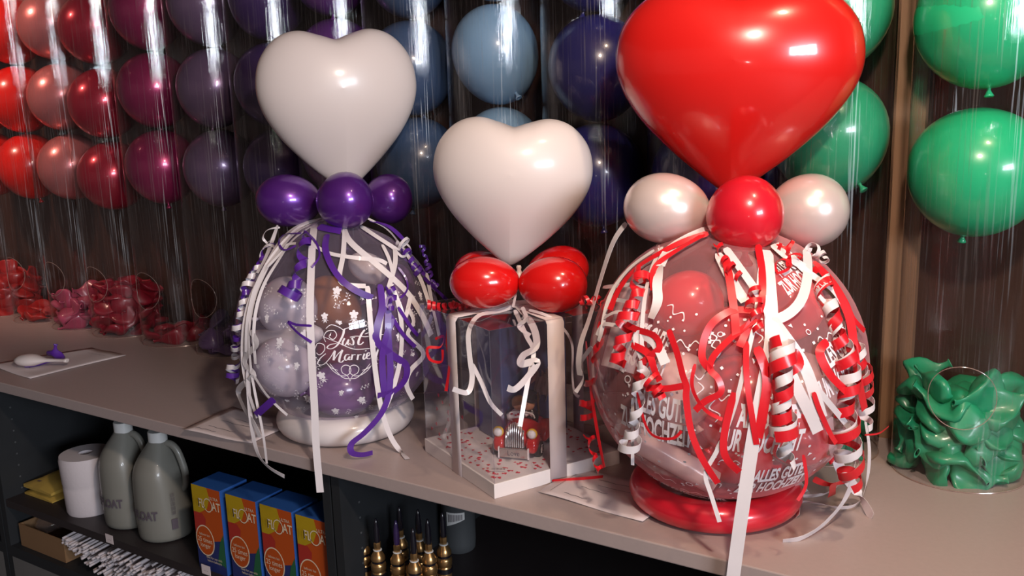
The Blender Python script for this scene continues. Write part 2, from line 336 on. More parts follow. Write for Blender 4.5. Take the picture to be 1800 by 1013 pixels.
def tube(x, words, place, hole):
    t = empty('display_tube', (x, TY, TOP)); n = 72; q = MB(); H = 1.28; hz, hr = .160, .052
    ha = hole; A = [2*PI*k/n for k in range(n)]; Z = [0, .02, .06] + [.108 + .0105*i for i in range(11)] + [.24, .4, .7, 1.0, H]
    vs = [(TR*math.cos(a_), TR*math.sin(a_), z) for z in Z for a_ in A]; fs = []
    for i in range(len(Z)-1):
        for k in range(n):
            k2 = (k+1) % n; am = A[k] + PI/n; zm = (Z[i]+Z[i+1])/2
            da = (am - ha + PI) % (2*PI) - PI
            if (da*TR)**2 + (zm - hz)**2 < (hr - .004)**2: continue
            fs.append((i*n+k, i*n+k2, (i+1)*n+k2, (i+1)*n+k))
    q.add(vs, fs); q.build('clear_wall', MT['tube'], t, smooth='all')
    q = MB(); pts = []
    for k in range(48):
        a_ = 2*PI*k/48; da = hr*math.cos(a_)/TR; pts.append((TR*math.cos(ha+da), TR*math.sin(ha+da), hz + hr*math.sin(a_)))
    q.tube(pts, .0007, 6, closed=True); q.build('hand_hole_rim', MT['tube_edge'], t)
    q = MB(); q.tube([((TR+.0003)*math.cos(a_), (TR+.0003)*math.sin(a_), .0012) for a_ in A], .0012, 6, closed=True); q.build('bottom_rim', MT['tube_edge'], t)
    tag(t, 'clear plastic tube of %s balloons, %s' % (words, place), 'display tube', 'clear tubes in a row along the wall')
rows = ['lowest', 'middle', 'topmost']
for i, (x, key, words, z0, rx, rz, place, pk, pw, pn) in enumerate(TUBES):
    hole = -PI/2 + (.0 if i < 12 else -.30)
    if i == 13: hole = math.atan2(-TY, -x) + .0
    tube(x, words, place, hole)
    rnd = random.Random(i)
    nr = 3 if i != 13 else 3
    for r in range(nr):
        zc = z0 + rz + r*(2*rz + (.003 if i != 13 else (.032 if r == 1 else .022)))
        if i == 13: zc = z0 + rz + r*(2*rz + .028)
        bx = x + rnd.uniform(-.004, .004); by = TY + rnd.uniform(-.004, .004)
        if i == 13 and r == 1: bx += .015*0
        o = empty('balloon', (bx, by, zc), 0)
        tilt = Euler((rnd.uniform(-.2, .2), rnd.uniform(-.2, .2), 0)).to_matrix().to_4x4()
        if i in (2, 3): tilt = Euler((.2, 1.9 + .2*r, .2)).to_matrix().to_4x4(); rx_, rz_ = rz*.97, rx
        else: rx_, rz_ = rx, rz
        q = MB(); q.lathe(egg_prof(rx_, rz_, .05), 40, tilt); q.build('latex_skin', TC[key], o, smooth='all')
        d = tilt @ Vector((0, 0, -1)) if i % 3 else tilt @ Vector((.5, -.3, -.85)).normalized()
        kp = d*rz_*.99 if i % 3 else Vector((d.x*rx_, d.y*rx_, d.z*rz_))*1.0
        if abs(kp.x) > rx or abs(kp.y) > rx: kp = kp * .95
        knot(o, kp, d, TC[key], .006)
        pos = rows[r] if nr == 3 else rows[r]
        tag(o, '%s inflated %s balloon, %s' % (pos, words, place), 'balloon', 'inflated balloons stacked in the clear tubes')
    if pn: pile(x, TY, pn, PC[pk], pw, place)
# ------------------------------------------------------------------ heart balloon
HP = [(0, .66), (.18, .73), (.45, .80), (.72, .70), (.93, .42), (1, .06), (.94, -.28), (.76, -.63), (.5, -.96), (.27, -1.2), (.1, -1.36), (0, -1.42)]
def heart(name, px, py, d, hw, m, parent, base, yaw=0, roll=0, thick=.55, notch=1.0, squash=1.0):
    """px,py: where the heart's centre stands; hw: half width in metres"""
    c = at_d(px, py, d); pts = [Vector((x, z if z < .6 else z, 0)) for x, z in HP]
    half = spl([(-.12, .69, 0)] + [tuple(p) for p in pts] + [(-.05, -1.41, 0)], 6)[6:-6]
    outl = half + [Vector((-p.x, p.y, 0)) for p in half[::-1]][1:-1]
    N = len(outl); rings = 22; vs = []
    view = (CAM - c); view.z = 0; view.normalize(); view = Matrix.Rotation(yaw, 3, 'Z') @ view
    side = Vector((0, 0, 1)).cross(view).normalized(); up = Vector((0, 0, 1)); up = Matrix.Rotation(roll, 3, view) @ up; side = Matrix.Rotation(roll, 3, view) @ side
    for i in range(rings + 1):
        ph = PI*i/rings; s = math.sin(ph); cz = math.cos(ph)
        for p in outl:
            R_ = math.hypot(p.x, p.y) or 1e-6; R0_ = .92; kk = s**2.5; re = R0_*(1 - kk) + R_*kk
            x = p.x/R_*re*s; y = p.y/R_*re*s
            tip = 1/(1 + math.exp(-(y + 1.15)/.28)); tip = .35 + .65*tip
            gro = math.exp(-(x/.45)**2)/(1 + math.exp(-(y - .30)/.13))
            dz = cz*thick*tip*(1 - .0*notch*gro)
            if abs(x) < .5 and y > .2: y -= .0
            vs.append(c - Vector(base) + side*x*hw + up*y*hw*squash + view*dz*hw)
    fs = [(i*N+k, i*N+(k+1) % N, (i+1)*N+(k+1) % N, (i+1)*N+k) for i in range(rings) for k in range(N)]
    q = MB(); q.add(vs, fs); o = q.build(name, m, parent, smooth='all', sub=1)
    return o, c
# ------------------------------------------------------------------ gifts: shared builders
class Gift:
    def __init__(s, root, base, c, R): s.root = root; s.base = Vector(base); s.c = Vector(c); s.R = R
def hit(G, px, py, off, last=None, force=None):
    if force is not None: return at_d(px, py, force)
    r = ray(px, py); o = CAM - G.c; a = r.dot(r); b_ = 2*o.dot(r); c_ = o.dot(o) - (G.R + off)**2; D = b_*b_ - 4*a*c_
    if D > 0:
        return CAM + r*((-b_ - math.sqrt(D))/(2*a))
    t = -b_/(2*a)
    if last is not None: t = last
    return CAM + r*t
def hang(G, px, py, off):
    """below the widest level a ribbon hangs straight down beside the balloon"""
    r = ray(px, py); o = CAM - G.c; rr = Vector((r.x, r.y)); oo = Vector((o.x, o.y)); a = rr.dot(rr); b_ = 2*oo.dot(rr); D = b_*b_ - 4*a*(oo.dot(oo) - (G.R + off)**2)
    return CAM + r*((-b_ - math.sqrt(max(D, 0)))/(2*a))
def drape(G, pts, off=.006, n=6, keep=True):
    P2 = spl([(p[0], p[1], p[2] if len(p) > 2 else 0) for p in pts], n); out = []
    for p in P2:
        q = hit(G, p.x, p.y, off + p.z)
        if q.z < G.c.z: q = hang(G, p.x, p.y, off + p.z)
        if q.z < TOP + .002:
            u = on_z(p.x, p.y, TOP + .002); q = u if u.y > FE + .004 else on_y(p.x, p.y, min(q.y, FE - .006))
        out.append(q)
    for _ in range(2):
        out = [out[0]] + [(out[i-1] + out[i]*2 + out[i+1])/4 for i in range(1, len(out)-1)] + [out[-1]]
    for i, q in enumerate(out):
        if q.z < TOP + .002 and q.y > FE - .004: out[i] = on_y(P2[i].x, P2[i].y, FE - .006) if on_z(P2[i].x, P2[i].y, TOP).y < FE else on_z(P2[i].x, P2[i].y, TOP + .002)
    return out
def strip(name, G, P, width, m, nrm=None, twist=0, cam=False, taper=True):
    q = MB(); N = len(P); vs = []; ph0 = random.uniform(0, 6.28)
    for i, p in enumerate(P):
        t = (P[min(i+1, N-1)] - P[max(i-1, 0)]).normalized()
        n = nrm[i] if nrm else ((p - G.c).normalized()*.7 + (CAM - p).normalized()*.5)
        n = (n - t*n.dot(t)).normalized()
        if twist:
            n = Matrix.Rotation(twist*math.sin(ph0 + i*5.0/N*1.3), 3, t) @ n
        s = t.cross(n).normalized(); w_ = width/2
        if i == 0 and taper: w_ *= .6
        for k in (-1, 1): vs.append(p - G.base + s*w_*k + n*.0002)
        for k in (1, -1): vs.append(p - G.base + s*w_*k - n*.0002)
    fs = []
    for i in range(N-1):
        for k in range(4): fs.append((i*4+k, i*4+(k+1) % 4, (i+1)*4+(k+1) % 4, (i+1)*4+k))
    fs += [(3, 2, 1, 0), tuple((N-1)*4+k for k in range(4))]
    q.add(vs, fs); return q.build(name, m, G.root, smooth=True, angle=60)
def rib(G, pts, width, m, off=.006, twist=.0, n=6, name='ribbon', keep=True):
    return strip(name, G, drape(G, pts, off, n, keep), width, m, twist=twist)
def coil(G, pts, r0, r1, turns, width, m, phase=0, off=None, name='curled_ribbon'):
    ax = drape(G, pts, (max(r0, r1) + .003) if off is None else off, 8)
    n = int(turns*18); P = []; NR = []; up = None
    for i in range(n+1):
        u = i/n; f = u*(len(ax)-1); k = min(int(f), len(ax)-2); p = ax[k].lerp(ax[k+1], f-k); t = (ax[min(k+2, len(ax)-1)] - ax[max(k-1, 0)]).normalized()
        a_ = (Vector((.2, -1, .3)) - t*Vector((.2, -1, .3)).dot(t)).normalized(); b_ = t.cross(a_)
        q = phase + (u + .022*math.sin(u*turns*2.1 + phase))*turns*2*PI; r = r0 + (r1-r0)*u; r *= 1 + .30*math.sin(q*.31 + phase*2)
        d = a_*math.cos(q) + b_*math.sin(q); P.append(p + d*r); NR.append(d)
    return strip(name, G, P, width, m, nrm=NR, taper=False)
def clear_ball(G, m, neck):
    q = MB(); n = 40; prof = []
    for i in range(n+1):
        t = PI*i/n; z = -math.cos(t); r = math.sin(t)
        if z < -.86: z = -.86 + (z + .86)*.5
        zz = z*G.R; rr = r*G.R
        if z > .93: zz = G.R*.93 + (z-.93)/.07*neck; rr = rr*(1 - .5*(z-.93)/.07)
        prof.append((rr, zz))
    q.lathe(prof, 72); L = G.c - G.base; q.v = [v + L for v in q.v]
    return q.build('clear_balloon', m, G.root, smooth='all')
def ring(G, c, R, r, m, squash=1.0):
    q = MB(); pts = [(c[0]-G.base.x + R*math.cos(2*PI*k/64), c[1]-G.base.y + R*math.sin(2*PI*k/64), r) for k in range(64)]
    q.tube(pts, r, 20, closed=True); return q.build('ring_base', m, G.root, smooth='all')
def ball(G, px, py, d, rpx, rpy, m, ang=0, name='small_balloon', parent=None, base=None, label=None, depthr=None, taper=.06):
    """egg-shaped balloon seen as an ellipse of rpx x rpy pixels; ang: tilt in the picture of the long axis"""
    c = at_d(px, py, d); v = (CAM - c).normalized(); up = Vector((0, 0, 1)); s = up.cross(v).normalized(); u = v.cross(s)
    k = d/F; a_ = math.cos(ang)*s + math.sin(ang)*u; b_ = -math.sin(ang)*s + math.cos(ang)*u
    rx = rpx*k; ry = rpy*k; rz = (depthr or min(rpx, rpy))*k; q = MB(); vs = []
    prof = egg_prof(1, 1, taper)
    q.lathe(prof, 36); B = G.base if G else Vector(base)
    q.v = [c - B + a_*(p.z*rx) + b_*(p.x*ry) + v*(p.y*rz) for p in q.v]
    o = q.build(name, m, G.root if G else parent, smooth='all')
    if label: o['label'] = label
    return o, c, a_, rx
def poly_on(G, mb, polys, off=.0012):
    """polys: list of list of photo pixels -> faces on the balloon's skin"""
    for P in polys:
        vs = [hit(G, x, y, off) - G.base for x, y in P]; mb.add(vs, [tuple(range(len(vs)))])
def stroke_px(G, mb, pts, w0, w1=None, off=.0014, n=8, callig=False, closed=False):
    P = spl([(x, y, 0) for x, y in pts], n, closed); vs = []; N = len(P)
    for i, p in enumerate(P):
        t = (P[min(i+1, N-1)] - P[max(i-1, 0)]).normalized(); nn = Vector((-t.y, t.x, 0))
        u = i/(N-1); wd = w0 if w1 is None else w0 + (w1-w0)*math.sin(PI*u)
        if callig: wd = w0 + (w1-w0)*max(0, abs(t.y) - .35)/.65*(1 if t.y > -.2 else .5)
        for k in (-1, 1):
            q = p + nn*wd*.5*k; vs.append(hit(G, q.x, q.y, off) - G.base)
    mb.add(vs, [(2*i, 2*i+1, 2*i+3, 2*i+2) for i in range(N-1)])
def text_verts(s, size=1.0, sx=1.0, shear=0, bold=0, align='CENTER'):
    cu = bpy.data.curves.new('lettering', 'FONT'); cu.body = s; cu.size = size; cu.align_x = align; cu.align_y = 'CENTER'; cu.offset = bold; cu.shear = shear; cu.resolution_u = 3
    o = bpy.data.objects.new('lettering', cu); COL.objects.link(o); dg = bpy.context.evaluated_depsgraph_get(); me = o.evaluated_get(dg).to_mesh()
    vs = [(v.co.x*sx, v.co.y) for v in me.vertices]; fs = [tuple(p.vertices) for p in me.polygons]
    o.evaluated_get(dg).to_mesh_clear(); bpy.data.objects.remove(o); bpy.data.curves.remove(cu); return vs, fs
def flat_text(mb, s, size, origin, ex, ey, sx=1, bold=0, shear=0, m=None, align='CENTER'):
    vs, fs = text_verts(s, size, sx, shear, bold, align); mb.add([Vector(origin) + Vector(ex)*x + Vector(ey)*y for x, y in vs], fs, m)
def uv_on(G, cx, cy, rot, vs, fs, mb, off=.0014):
    n = (hit(G, cx, cy, 0) - G.c).normalized(); e1 = Vector((0, 0, 1)).cross(n).normalized(); e2 = n.cross(e1)
    c_, s_ = math.cos(rot), math.sin(rot); out = []
    for x, y in vs:
        u = x*c_ - y*s_; v = x*s_ + y*c_
        d = (n + e1*(u/G.R) + e2*(v/G.R)).normalized(); out.append(G.c + d*(G.R + off) - G.base)
    mb.add(out, fs)
def disc(r, n=8, cx=0, cy=0, sq=1.0): return [(cx + r*math.cos(2*PI*k/n), cy + r*sq*math.sin(2*PI*k/n)) for k in range(n)], [tuple(range(n))]
# ================================================================== GIFT A: purple wedding balloon
bA = on_z(610, 749, TOP)
rootA = empty('balloon_gift', bA)
cA = Vector((bA.x - .008, bA.y + .008, TOP + .214)); GA = Gift(rootA, bA, cA, .204)
tag(rootA, 'clear printed balloon gift with white heart, purple balloons and purple curled ribbons', 'balloon gift', 'gift balloons on the worktop')
clear_ball(GA, MT['clearA'], .035)
ring(GA, bA, .112, .028, MT['ring_w'])
dA = depth(cA)
heart('heart_balloon', 594, 157, dA + .02, 142*dA/F, MT['white_l'], rootA, bA, yaw=.12, roll=.02, squash=.905)
for (px, py, dd, rx, ry, an) in ((508, 353, -.02, 57, 46, PI - .12), (682, 350, .06, 43, 44, 0), (606, 353, -.09, 50, 50, .3)):
    o, c, ax, rr = ball(GA, px, py, dA + dd, rx, ry, MT['purple_p'], an)
knot(rootA, at_d(606, 398, dA - .03) - bA, (0, 0, -1), MT['purple_p'], .010)
W, P_, R_ = MT['white_r'], MT['purple_r'], MT['red_r']
for pts, wd, tw in (
    ([(553, 392), (549, 430), (546, 500), (545, 560), (549, 650), (553, 720), (556, 790), (563, 866)], .0135, .05),
    ([(603, 398), (615, 425), (660, 463), (700, 498), (722, 522), (745, 560), (758, 590)], .012, .15),
    ([(606, 402), (603, 450), (597, 480), (600, 497), (618, 502), (643, 503)], .009, .2), ([(646, 503), (649, 540), (655, 610), (665, 690), (676, 740), (692, 778), (716, 807)], .0095, .1),
    ([(550, 430), (580, 446), (630, 454), (665, 457), (680, 464)], .008, .2), ([(635, 398), (662, 416), (693, 436), (697, 440)], .010, .1), ([(694, 436), (695, 460), (688, 490), (676, 530), (670, 560), (664, 610)], .009, .2),
    ([(646, 384), (680, 402), (706, 434), (728, 468), (745, 505), (758, 548)], .008, .3), ([(570, 386), (535, 392), (500, 415), (478, 450), (460, 486), (446, 520), (436, 570), (434, 620)], .011, .2),
    ([(566, 384), (528, 398), (490, 436), (462, 478), (444, 520), (434, 560), (430, 610), (433, 650)], .0075, .4), ([(562, 388), (520, 408), (484, 450), (456, 490), (438, 530), (428, 580), (427, 640), (437, 690), (452, 735)], .007, .3),
    ([(560, 390), (516, 420), (488, 460), (464, 500), (450, 545), (446, 590), (449, 640)], .006, .4), ([(488, 396), (478, 425), (466, 455), (452, 480)], .008, .3), ([(492, 400), (470, 404), (462, 418), (470, 428)], .005, .5),
    ([(440, 582), (452, 604), (436, 622), (430, 640), (447, 660), (425, 678), (419, 692), (430, 720), (445, 742), (457, 768)], .0115, .25), ([(436, 560), (440, 640), (450, 700), (462, 760), (469, 815)], .005, .3),
    ([(436, 650), (439, 720), (450, 790), (470, 820), (500, 838)], .009, .15), ([(446, 660), (465, 690), (485, 712), (505, 730)], .005, .2), ([(716, 540), (728, 566), (716, 590), (746, 622), (722, 650), (714, 676), (726, 702)], .009, .3),
    ([(697, 520), (706, 570), (704, 630), (692, 680), (678, 716)], .009, .2), ([(688, 500), (704, 540), (712, 560), (722, 520)], .008, .2), ([(700, 440), (712, 428), (722, 440), (708, 452), (697, 442)], .005, .3), ([(672, 430), (684, 455), (690, 480)], .007, .1),
    ([(470, 470), (498, 440), (505, 430), (520, 428)], .005, .2), ([(750, 480), (757, 520), (765, 560), (772, 590)], .008, .2)):
    rib(GA, pts, wd, W, twist=tw)
for pts, wd, tw in (
    ([(560, 398), (580, 403), (600, 406)], .016, .1), ([(575, 412), (572, 440), (590, 480), (620, 508), (655, 524)], .012, .3), ([(668, 500), (672, 540), (664, 570), (662, 600), (690, 625), (714, 642), (712, 668), (690, 690), (664, 696)], .013, .25),
    ([(684, 520), (682, 580), (686, 640), (684, 690), (670, 728), (640, 762), (618, 780), (618, 796), (636, 800), (655, 796)], .012, .15), ([(548, 573), (520, 571), (506, 566), (524, 586), (548, 602)], .005, .6),
    ([(700, 540), (722, 575), (735, 590)], .007, .2), ([(482, 702), (466, 716), (450, 730)], .014, .05), ([(650, 388), (684, 398), (712, 424)], .010, .3), ([(530, 410), (500, 412), (490, 426), (500, 440), (520, 432)], .004, .4),
    ([(700, 470), (714, 490), (716, 510), (704, 524)], .004, .4), ([(675, 540), (690, 560), (710, 590), (730, 610)], .008, .3), ([(535, 405), (555, 425), (562, 450), (548, 470)], .004, .5), ([(745, 488), (765, 508), (786, 528)], .009, .1),
    ([(690, 560), (672, 620), (676, 690)], .012, .2)):
    rib(GA, pts, wd, P_, off=.008, twist=tw)
coil(GA, [(540, 412), (532, 450), (520, 500), (508, 520)], .006, .017, 4.2, .015, P_)
LC = [(478, 428), (455, 466), (436, 500), (426, 540), (418, 590), (414, 630), (406, 668)]
coil(GA, LC, .007, .012, 11, .010, W, 0, off=.004); coil(GA, LC, .006, .011, 11, .010, P_, PI, off=.004)
coil(GA, [(712, 440), (726, 465), (740, 484)], .008, .009, 5, .008, P_, 0, off=.008); coil(GA, [(742, 432), (750, 460), (758, 490), (768, 505)], .006, .006, 6, .006, P_, 1, off=.0)
coil(GA, [(705, 425), (712, 432)], .012, .012, 1.4, .006, W, 0); coil(GA, [(684, 505), (690, 520), (686, 545)], .007, .009, 3, .008, P_, 0)
# prints on A
Z6 = lambda x, y: (440 + x/4.222, 450 + y/4.222)
q = MB()
def zs(pts, a_=1.2, b_=3.6, **k): stroke_px(GA, q, [Z6(*p) for p in pts], a_, b_, callig=True, **k)
zs([(745, 530), (700, 545), (690, 580), (672, 620), (640, 668), (600, 690), (570, 682), (590, 660), (640, 650)], 1.2, 4.0)                    # J
zs([(700, 612), (686, 640), (688, 662), (706, 660), (728, 622), (722, 650), (734, 662)], 1.2, 3.4)                                # u
zs([(776, 606), (756, 612), (766, 636), (762, 660), (742, 658)], 1.2, 3.2)                                                        # s
zs([(850, 548), (826, 580), (804, 630), (804, 656), (822, 656), (840, 640)], 1.4, 4.0); zs([(740, 604), (790, 596), (860, 600), (905, 588)], 1.2, 1.6)    # t
zs([(560, 726), (520, 760), (500, 800), (540, 808), (590, 760), (625, 702)], 1.0, 2.2); zs([(628, 704), (622, 740), (618, 776)], 1.6, 3.8); zs([(618, 776), (650, 730), (684, 698)], 1.2, 2.0); zs([(684, 698), (668, 740), (660, 780), (676, 790), (694, 774)], 1.6, 4.0)   # M
zs([(736, 734), (712, 734), (700, 760), (712, 776), (736, 748), (730, 768), (744, 772)], 1.2, 3.2)                                # a
for dx in (0, 44): zs([(758+dx, 732), (750+dx, 772)], 1.4, 3.2); zs([(752+dx, 756), (764+dx, 736), (782+dx, 734)], 1.2, 2.0)                # r r
zs([(848, 726), (838, 756), (844, 768), (858, 756)], 1.4, 3.2); zs([(856, 702), (858, 708)], 2.4, 3.0)                                # i
zs([(862, 750), (886, 734), (882, 718), (866, 730), (864, 758), (886, 764), (900, 746)], 1.2, 3.2)                                # e
zs([(930, 716), (908, 724), (902, 750), (918, 756), (936, 730)], 1.2, 3.2); zs([(968, 660), (944, 710), (932, 756), (946, 758)], 1.4, 3.6)      # d
q.build('lettering', MT['print'], rootA, smooth=False)
q = MB()
fl = lambda pts, w_=.9: stroke_px(GA, q, [Z6(*p) for p in pts], w_, w_+.6)
fl([(560, 640), (545, 600), (570, 560), (620, 555), (640, 590), (615, 620), (585, 600), (600, 572)]); fl([(480, 690), (500, 650), (545, 660), (550, 700), (515, 735), (490, 720)])
fl([(560, 540), (600, 512), (660, 530), (700, 560)]); fl([(850, 580), (890, 570), (930, 590)], .8); fl([(940, 640), (990, 650), (1015, 620), (1000, 585), (965, 590), (960, 615)]); fl([(1015, 620), (1008, 650), (990, 665)])
for k in (0, 1):
    f = (lambda x: x) if k == 0 else (lambda x: 1480 - x)
    fl([(f(570), 800), (f(610), 850), (f(660), 885), (f(710), 890), (f(745), 860), (f(735), 820), (f(700), 812), (f(675), 835), (f(685), 870), (f(720), 890), (f(740), 930)])
    fl([(f(590), 800), (f(640), 860), (f(690), 905), (f(740), 912)]); fl([(f(560), 790), (f(600), 830), (f(650), 850)], .8)
fl([(540, 600), (640, 640), (760, 690), (860, 690), (940, 680)], .8); fl([(930, 770), (980, 780), (960, 800), (930, 795)], .8)
q.build('flourish_print', MT['print'], rootA, smooth=False)
q = MB()
def rose(px, py, s, rot):
    V = []; 
    vs, fs = disc(.0042*s, 9, 0, .002*s); uv_on(GA, px, py, rot, vs, fs, q)
    for a_ in (.4, 1.6, 2.8, 4.1, 5.3):
        vs, fs = disc(.0021*s, 7, .0042*s*math.cos(a_), .002*s + .0042*s*math.sin(a_)); uv_on(GA, px, py, rot, vs, fs, q, .0015)
    for a_ in (-.5, PI+.5, -1.2, PI+1.2):
        vs = [(.0, -.003*s), (.003*s*math.cos(a_)-.0012*s, -.003*s+.004*s*math.sin(a_)), (.0075*s*math.cos(a_), -.003*s+.008*s*math.sin(a_)), (.003*s*math.cos(a_)+.0014*s, -.003*s+.004*s*math.sin(a_))]
        uv_on(GA, px, py, rot, vs, [(0, 1, 2, 3)], q, .0014)
def vine(px, py, s, rot, rnd):
    pts = [(.0, 0), (.006*s, .003*s), (.012*s, .0), (.018*s, .004*s), (.024*s, .001*s)]
    P = spl([(x, y, 0) for x, y in pts], 4); vs = []
    for p in P: vs += [(p.x, p.y-.0003), (p.x, p.y+.0003)]
    uv_on(GA, px, py, rot, vs, [(2*i, 2*i+1, 2*i+3, 2*i+2) for i in range(len(P)-1)], q)
    for i in range(6):
        x = .004*s*i + .002; y = .003*(1 if i % 2 else -1) + .0015; a_ = (.9 if i % 2 else -.9)
        vs, fs = disc(.0018, 6, x, y, .55); vs = [((u-x)*math.cos(a_)-(v-y)*math.sin(a_)+x, (u-x)*math.sin(a_)+(v-y)*math.cos(a_)+y) for u, v in vs]; uv_on(GA, px, py, rot, vs, fs, q)
rnd = random.Random(3); used = []
fixed = [(592, 514, 1.3), (571, 558, 1.0), (622, 556, 1.3), (636, 521, .8), (537, 590, 1.3), (492, 603, 1.3), (522, 643, .9), (566, 662, 1.3), (541, 700, 1.2), (600, 690, .8), (636, 703, 1.3), (590, 722, 1.2), (708, 665, .9), (700, 592, .9), (626, 732, .8), (738, 520, 1.0), (470, 560, .9)]
for x, y, s in fixed: rose(x, y, s*1.05, rnd.uniform(-.4, .4)); used.append((x, y))
tries = 0
while len(used) < 84 and tries < 4000:
    tries += 1; a_ = rnd.uniform(0, 6.28); r = 168*math.sqrt(rnd.random()); x = 598 + r*math.cos(a_); y = 590 + r*math.sin(a_)*.92
    if y < 490 or (548 < x < 680 and 572 < y < 672) or (520 < x < 690 and y < 500): continue
    if min((x-u)**2 + (y-v)**2 for u, v in used) < 18**2: continue
    used.append((x, y)); 
    if rnd.random() < .18: rose(x, y, .7, rnd.uniform(0, 6.28))
    else: vine(x, y, rnd.uniform(.7, 1.1), rnd.uniform(0, 6.28), rnd)
q.build('rose_print', MT['print'], rootA, smooth=False)
# things inside A
def inner_ball(name, px, py, d, rx, ry, m, an, label, cat='balloon', group=None):
    G = GC if 'red balloon gift' in label else GA
    rad = max(rx, ry)*d/F; room = G.R*.985 - rad; c = at_d(px, py, d); k_ = 1
    if (c - G.c).length > room:
        rv = ray(px, py); t = (G.c - CAM).dot(rv)/rv.dot(rv); cl = CAM + rv*t; miss = (cl - G.c).length
        if miss > room - .002:
            cl = G.c + (cl - G.c)*((room - .002)/miss); rv = cl - CAM; t = 1.0; miss = room - .002
        dt = math.sqrt(max(0, room**2 - miss**2))/rv.length; c = CAM + rv*(t + (dt if d > depth(CAM + rv*t) else -dt)); d = depth(c)
    r = empty(name, c); rx *= k_; ry *= k_
    px, py = to_px(c)
    o, c2, ax, rr = ball(None, px, py, d, rx, ry, m, an, 'latex_skin', r, c)
    knot(r, -ax*rr*.98, -ax, m, .006)
    tag(r, label, cat, group); return r
gi = 'balloons inside the purple balloon gift'
inner_ball('balloon', 505, 540, dA - .03, 52, 54, MT['in_white'], .3, 'pearl white balloon inside the purple balloon gift, upper left', group=gi)
inner_ball('balloon', 498, 648, dA - .05, 56, 54, MT['in_white'], 2.4, 'pearl white balloon inside the purple balloon gift, lower left', group=gi)
inner_ball('balloon', 646, 471, dA - .04, 36, 26, MT['white_l'], -.55, 'small matt white egg-shaped balloon inside the purple balloon gift, near the top', group=gi)
inner_ball('balloon', 600, 686, dA - .07, 60, 48, MT['in_dusk'], 0, 'purple balloon inside the purple balloon gift, bottom centre', group=gi)
inner_ball('balloon', 690, 655, dA + .02, 56, 58, MT['in_dusk'], 1.0, 'purple balloon inside the purple balloon gift, lower right', group=gi)
inner_ball('balloon', 712, 530, dA + .03, 42, 76, MT['in_dusk'], -.2, 'long purple balloon inside the purple balloon gift, upper right', group=gi)
c = at_d(585, 545, dA + .03); o, *_ = ball(None, 585, 540, dA + .03, 46, 58, MT['orange_w'], .5, 'gift_item', None, (0, 0, 0)); tag(o, 'orange-brown rounded gift item inside the purple balloon gift', 'gift item')
o, *_ = ball(None, 606, 612, dA + .0, 50, 36, MT['wine'], .1, 'gift_pouch', None, (0, 0, 0)); tag(o, 'dark red rounded gift item behind the white script lettering', 'gift item')
o, *_ = ball(None, 655, 560, dA + .07, 34, 40, MT['grey'], .2, 'gift_item', None, (0, 0, 0)); tag(o, 'dark grey rounded gift item inside the purple balloon gift, right of the orange one', 'gift item')
q = MB(); a_, b_ = at_d(452, 598, dA - .02), at_d(565, 586, dA - .10); D = (b_-a_); R4 = Matrix.Translation(a_) @ D.to_track_quat('Z', 'Y').to_matrix().to_4x4(); L0 = D.length
q.lathe([(0, 0), (.018, 0), (.0205, .004), (.0205, L0*.8), (.019, L0*.88), (.012, L0*.97), (.006, L0), (0, L0)], 28, R4)
tag(q.build('rolled_paper', MT['card']), 'white rolled paper lying inside the purple balloon gift', 'paper roll')
# ================================================================== GIFT C: red wedding balloon
bC = on_z(1256, 880, TOP); rootC = empty('balloon_gift', bC)
cC = Vector((bC.x + .012, bC.y + .004, TOP + .236)); GC = Gift(rootC, bC, cC, .2135)
tag(rootC, 'clear balloon gift lettered in white with big red heart and red curled ribbons', 'balloon gift', 'gift balloons on the worktop')
clear_ball(GC, MT['clearC'], .03)
ring(GC, bC, .114, .024, MT['ring_r'])
dC = depth(cC)
heart('heart_balloon', 1294, 109, dC + .02, 217*dC/F, MT['red_l'], rootC, bC, yaw=-.03, roll=-.03, thick=.52, squash=.77)
for (px, py, dd, rx, ry, an, m) in ((1172, 367, -.02, 76, 62, PI - .15, 'white_p'), (1420, 371, .0, 70, 65, .1, 'white_p'), (1309, 377, -.10, 67, 67, .3, 'red_p')):
    ball(GC, px, py, dC + dd, rx*(dC+0)/(dC+0), ry, MT[m], an, label='pearl white small balloon' if m == 'white_p' else 'red small balloon')
knot(rootC, at_d(1158, 432, dC - .02) - bC, (0, -.3, -1), MT['white_p'], .007); knot(rootC, at_d(1310, 440, dC - .05) - bC, (0, 0, -1), MT['red_p'], .010)
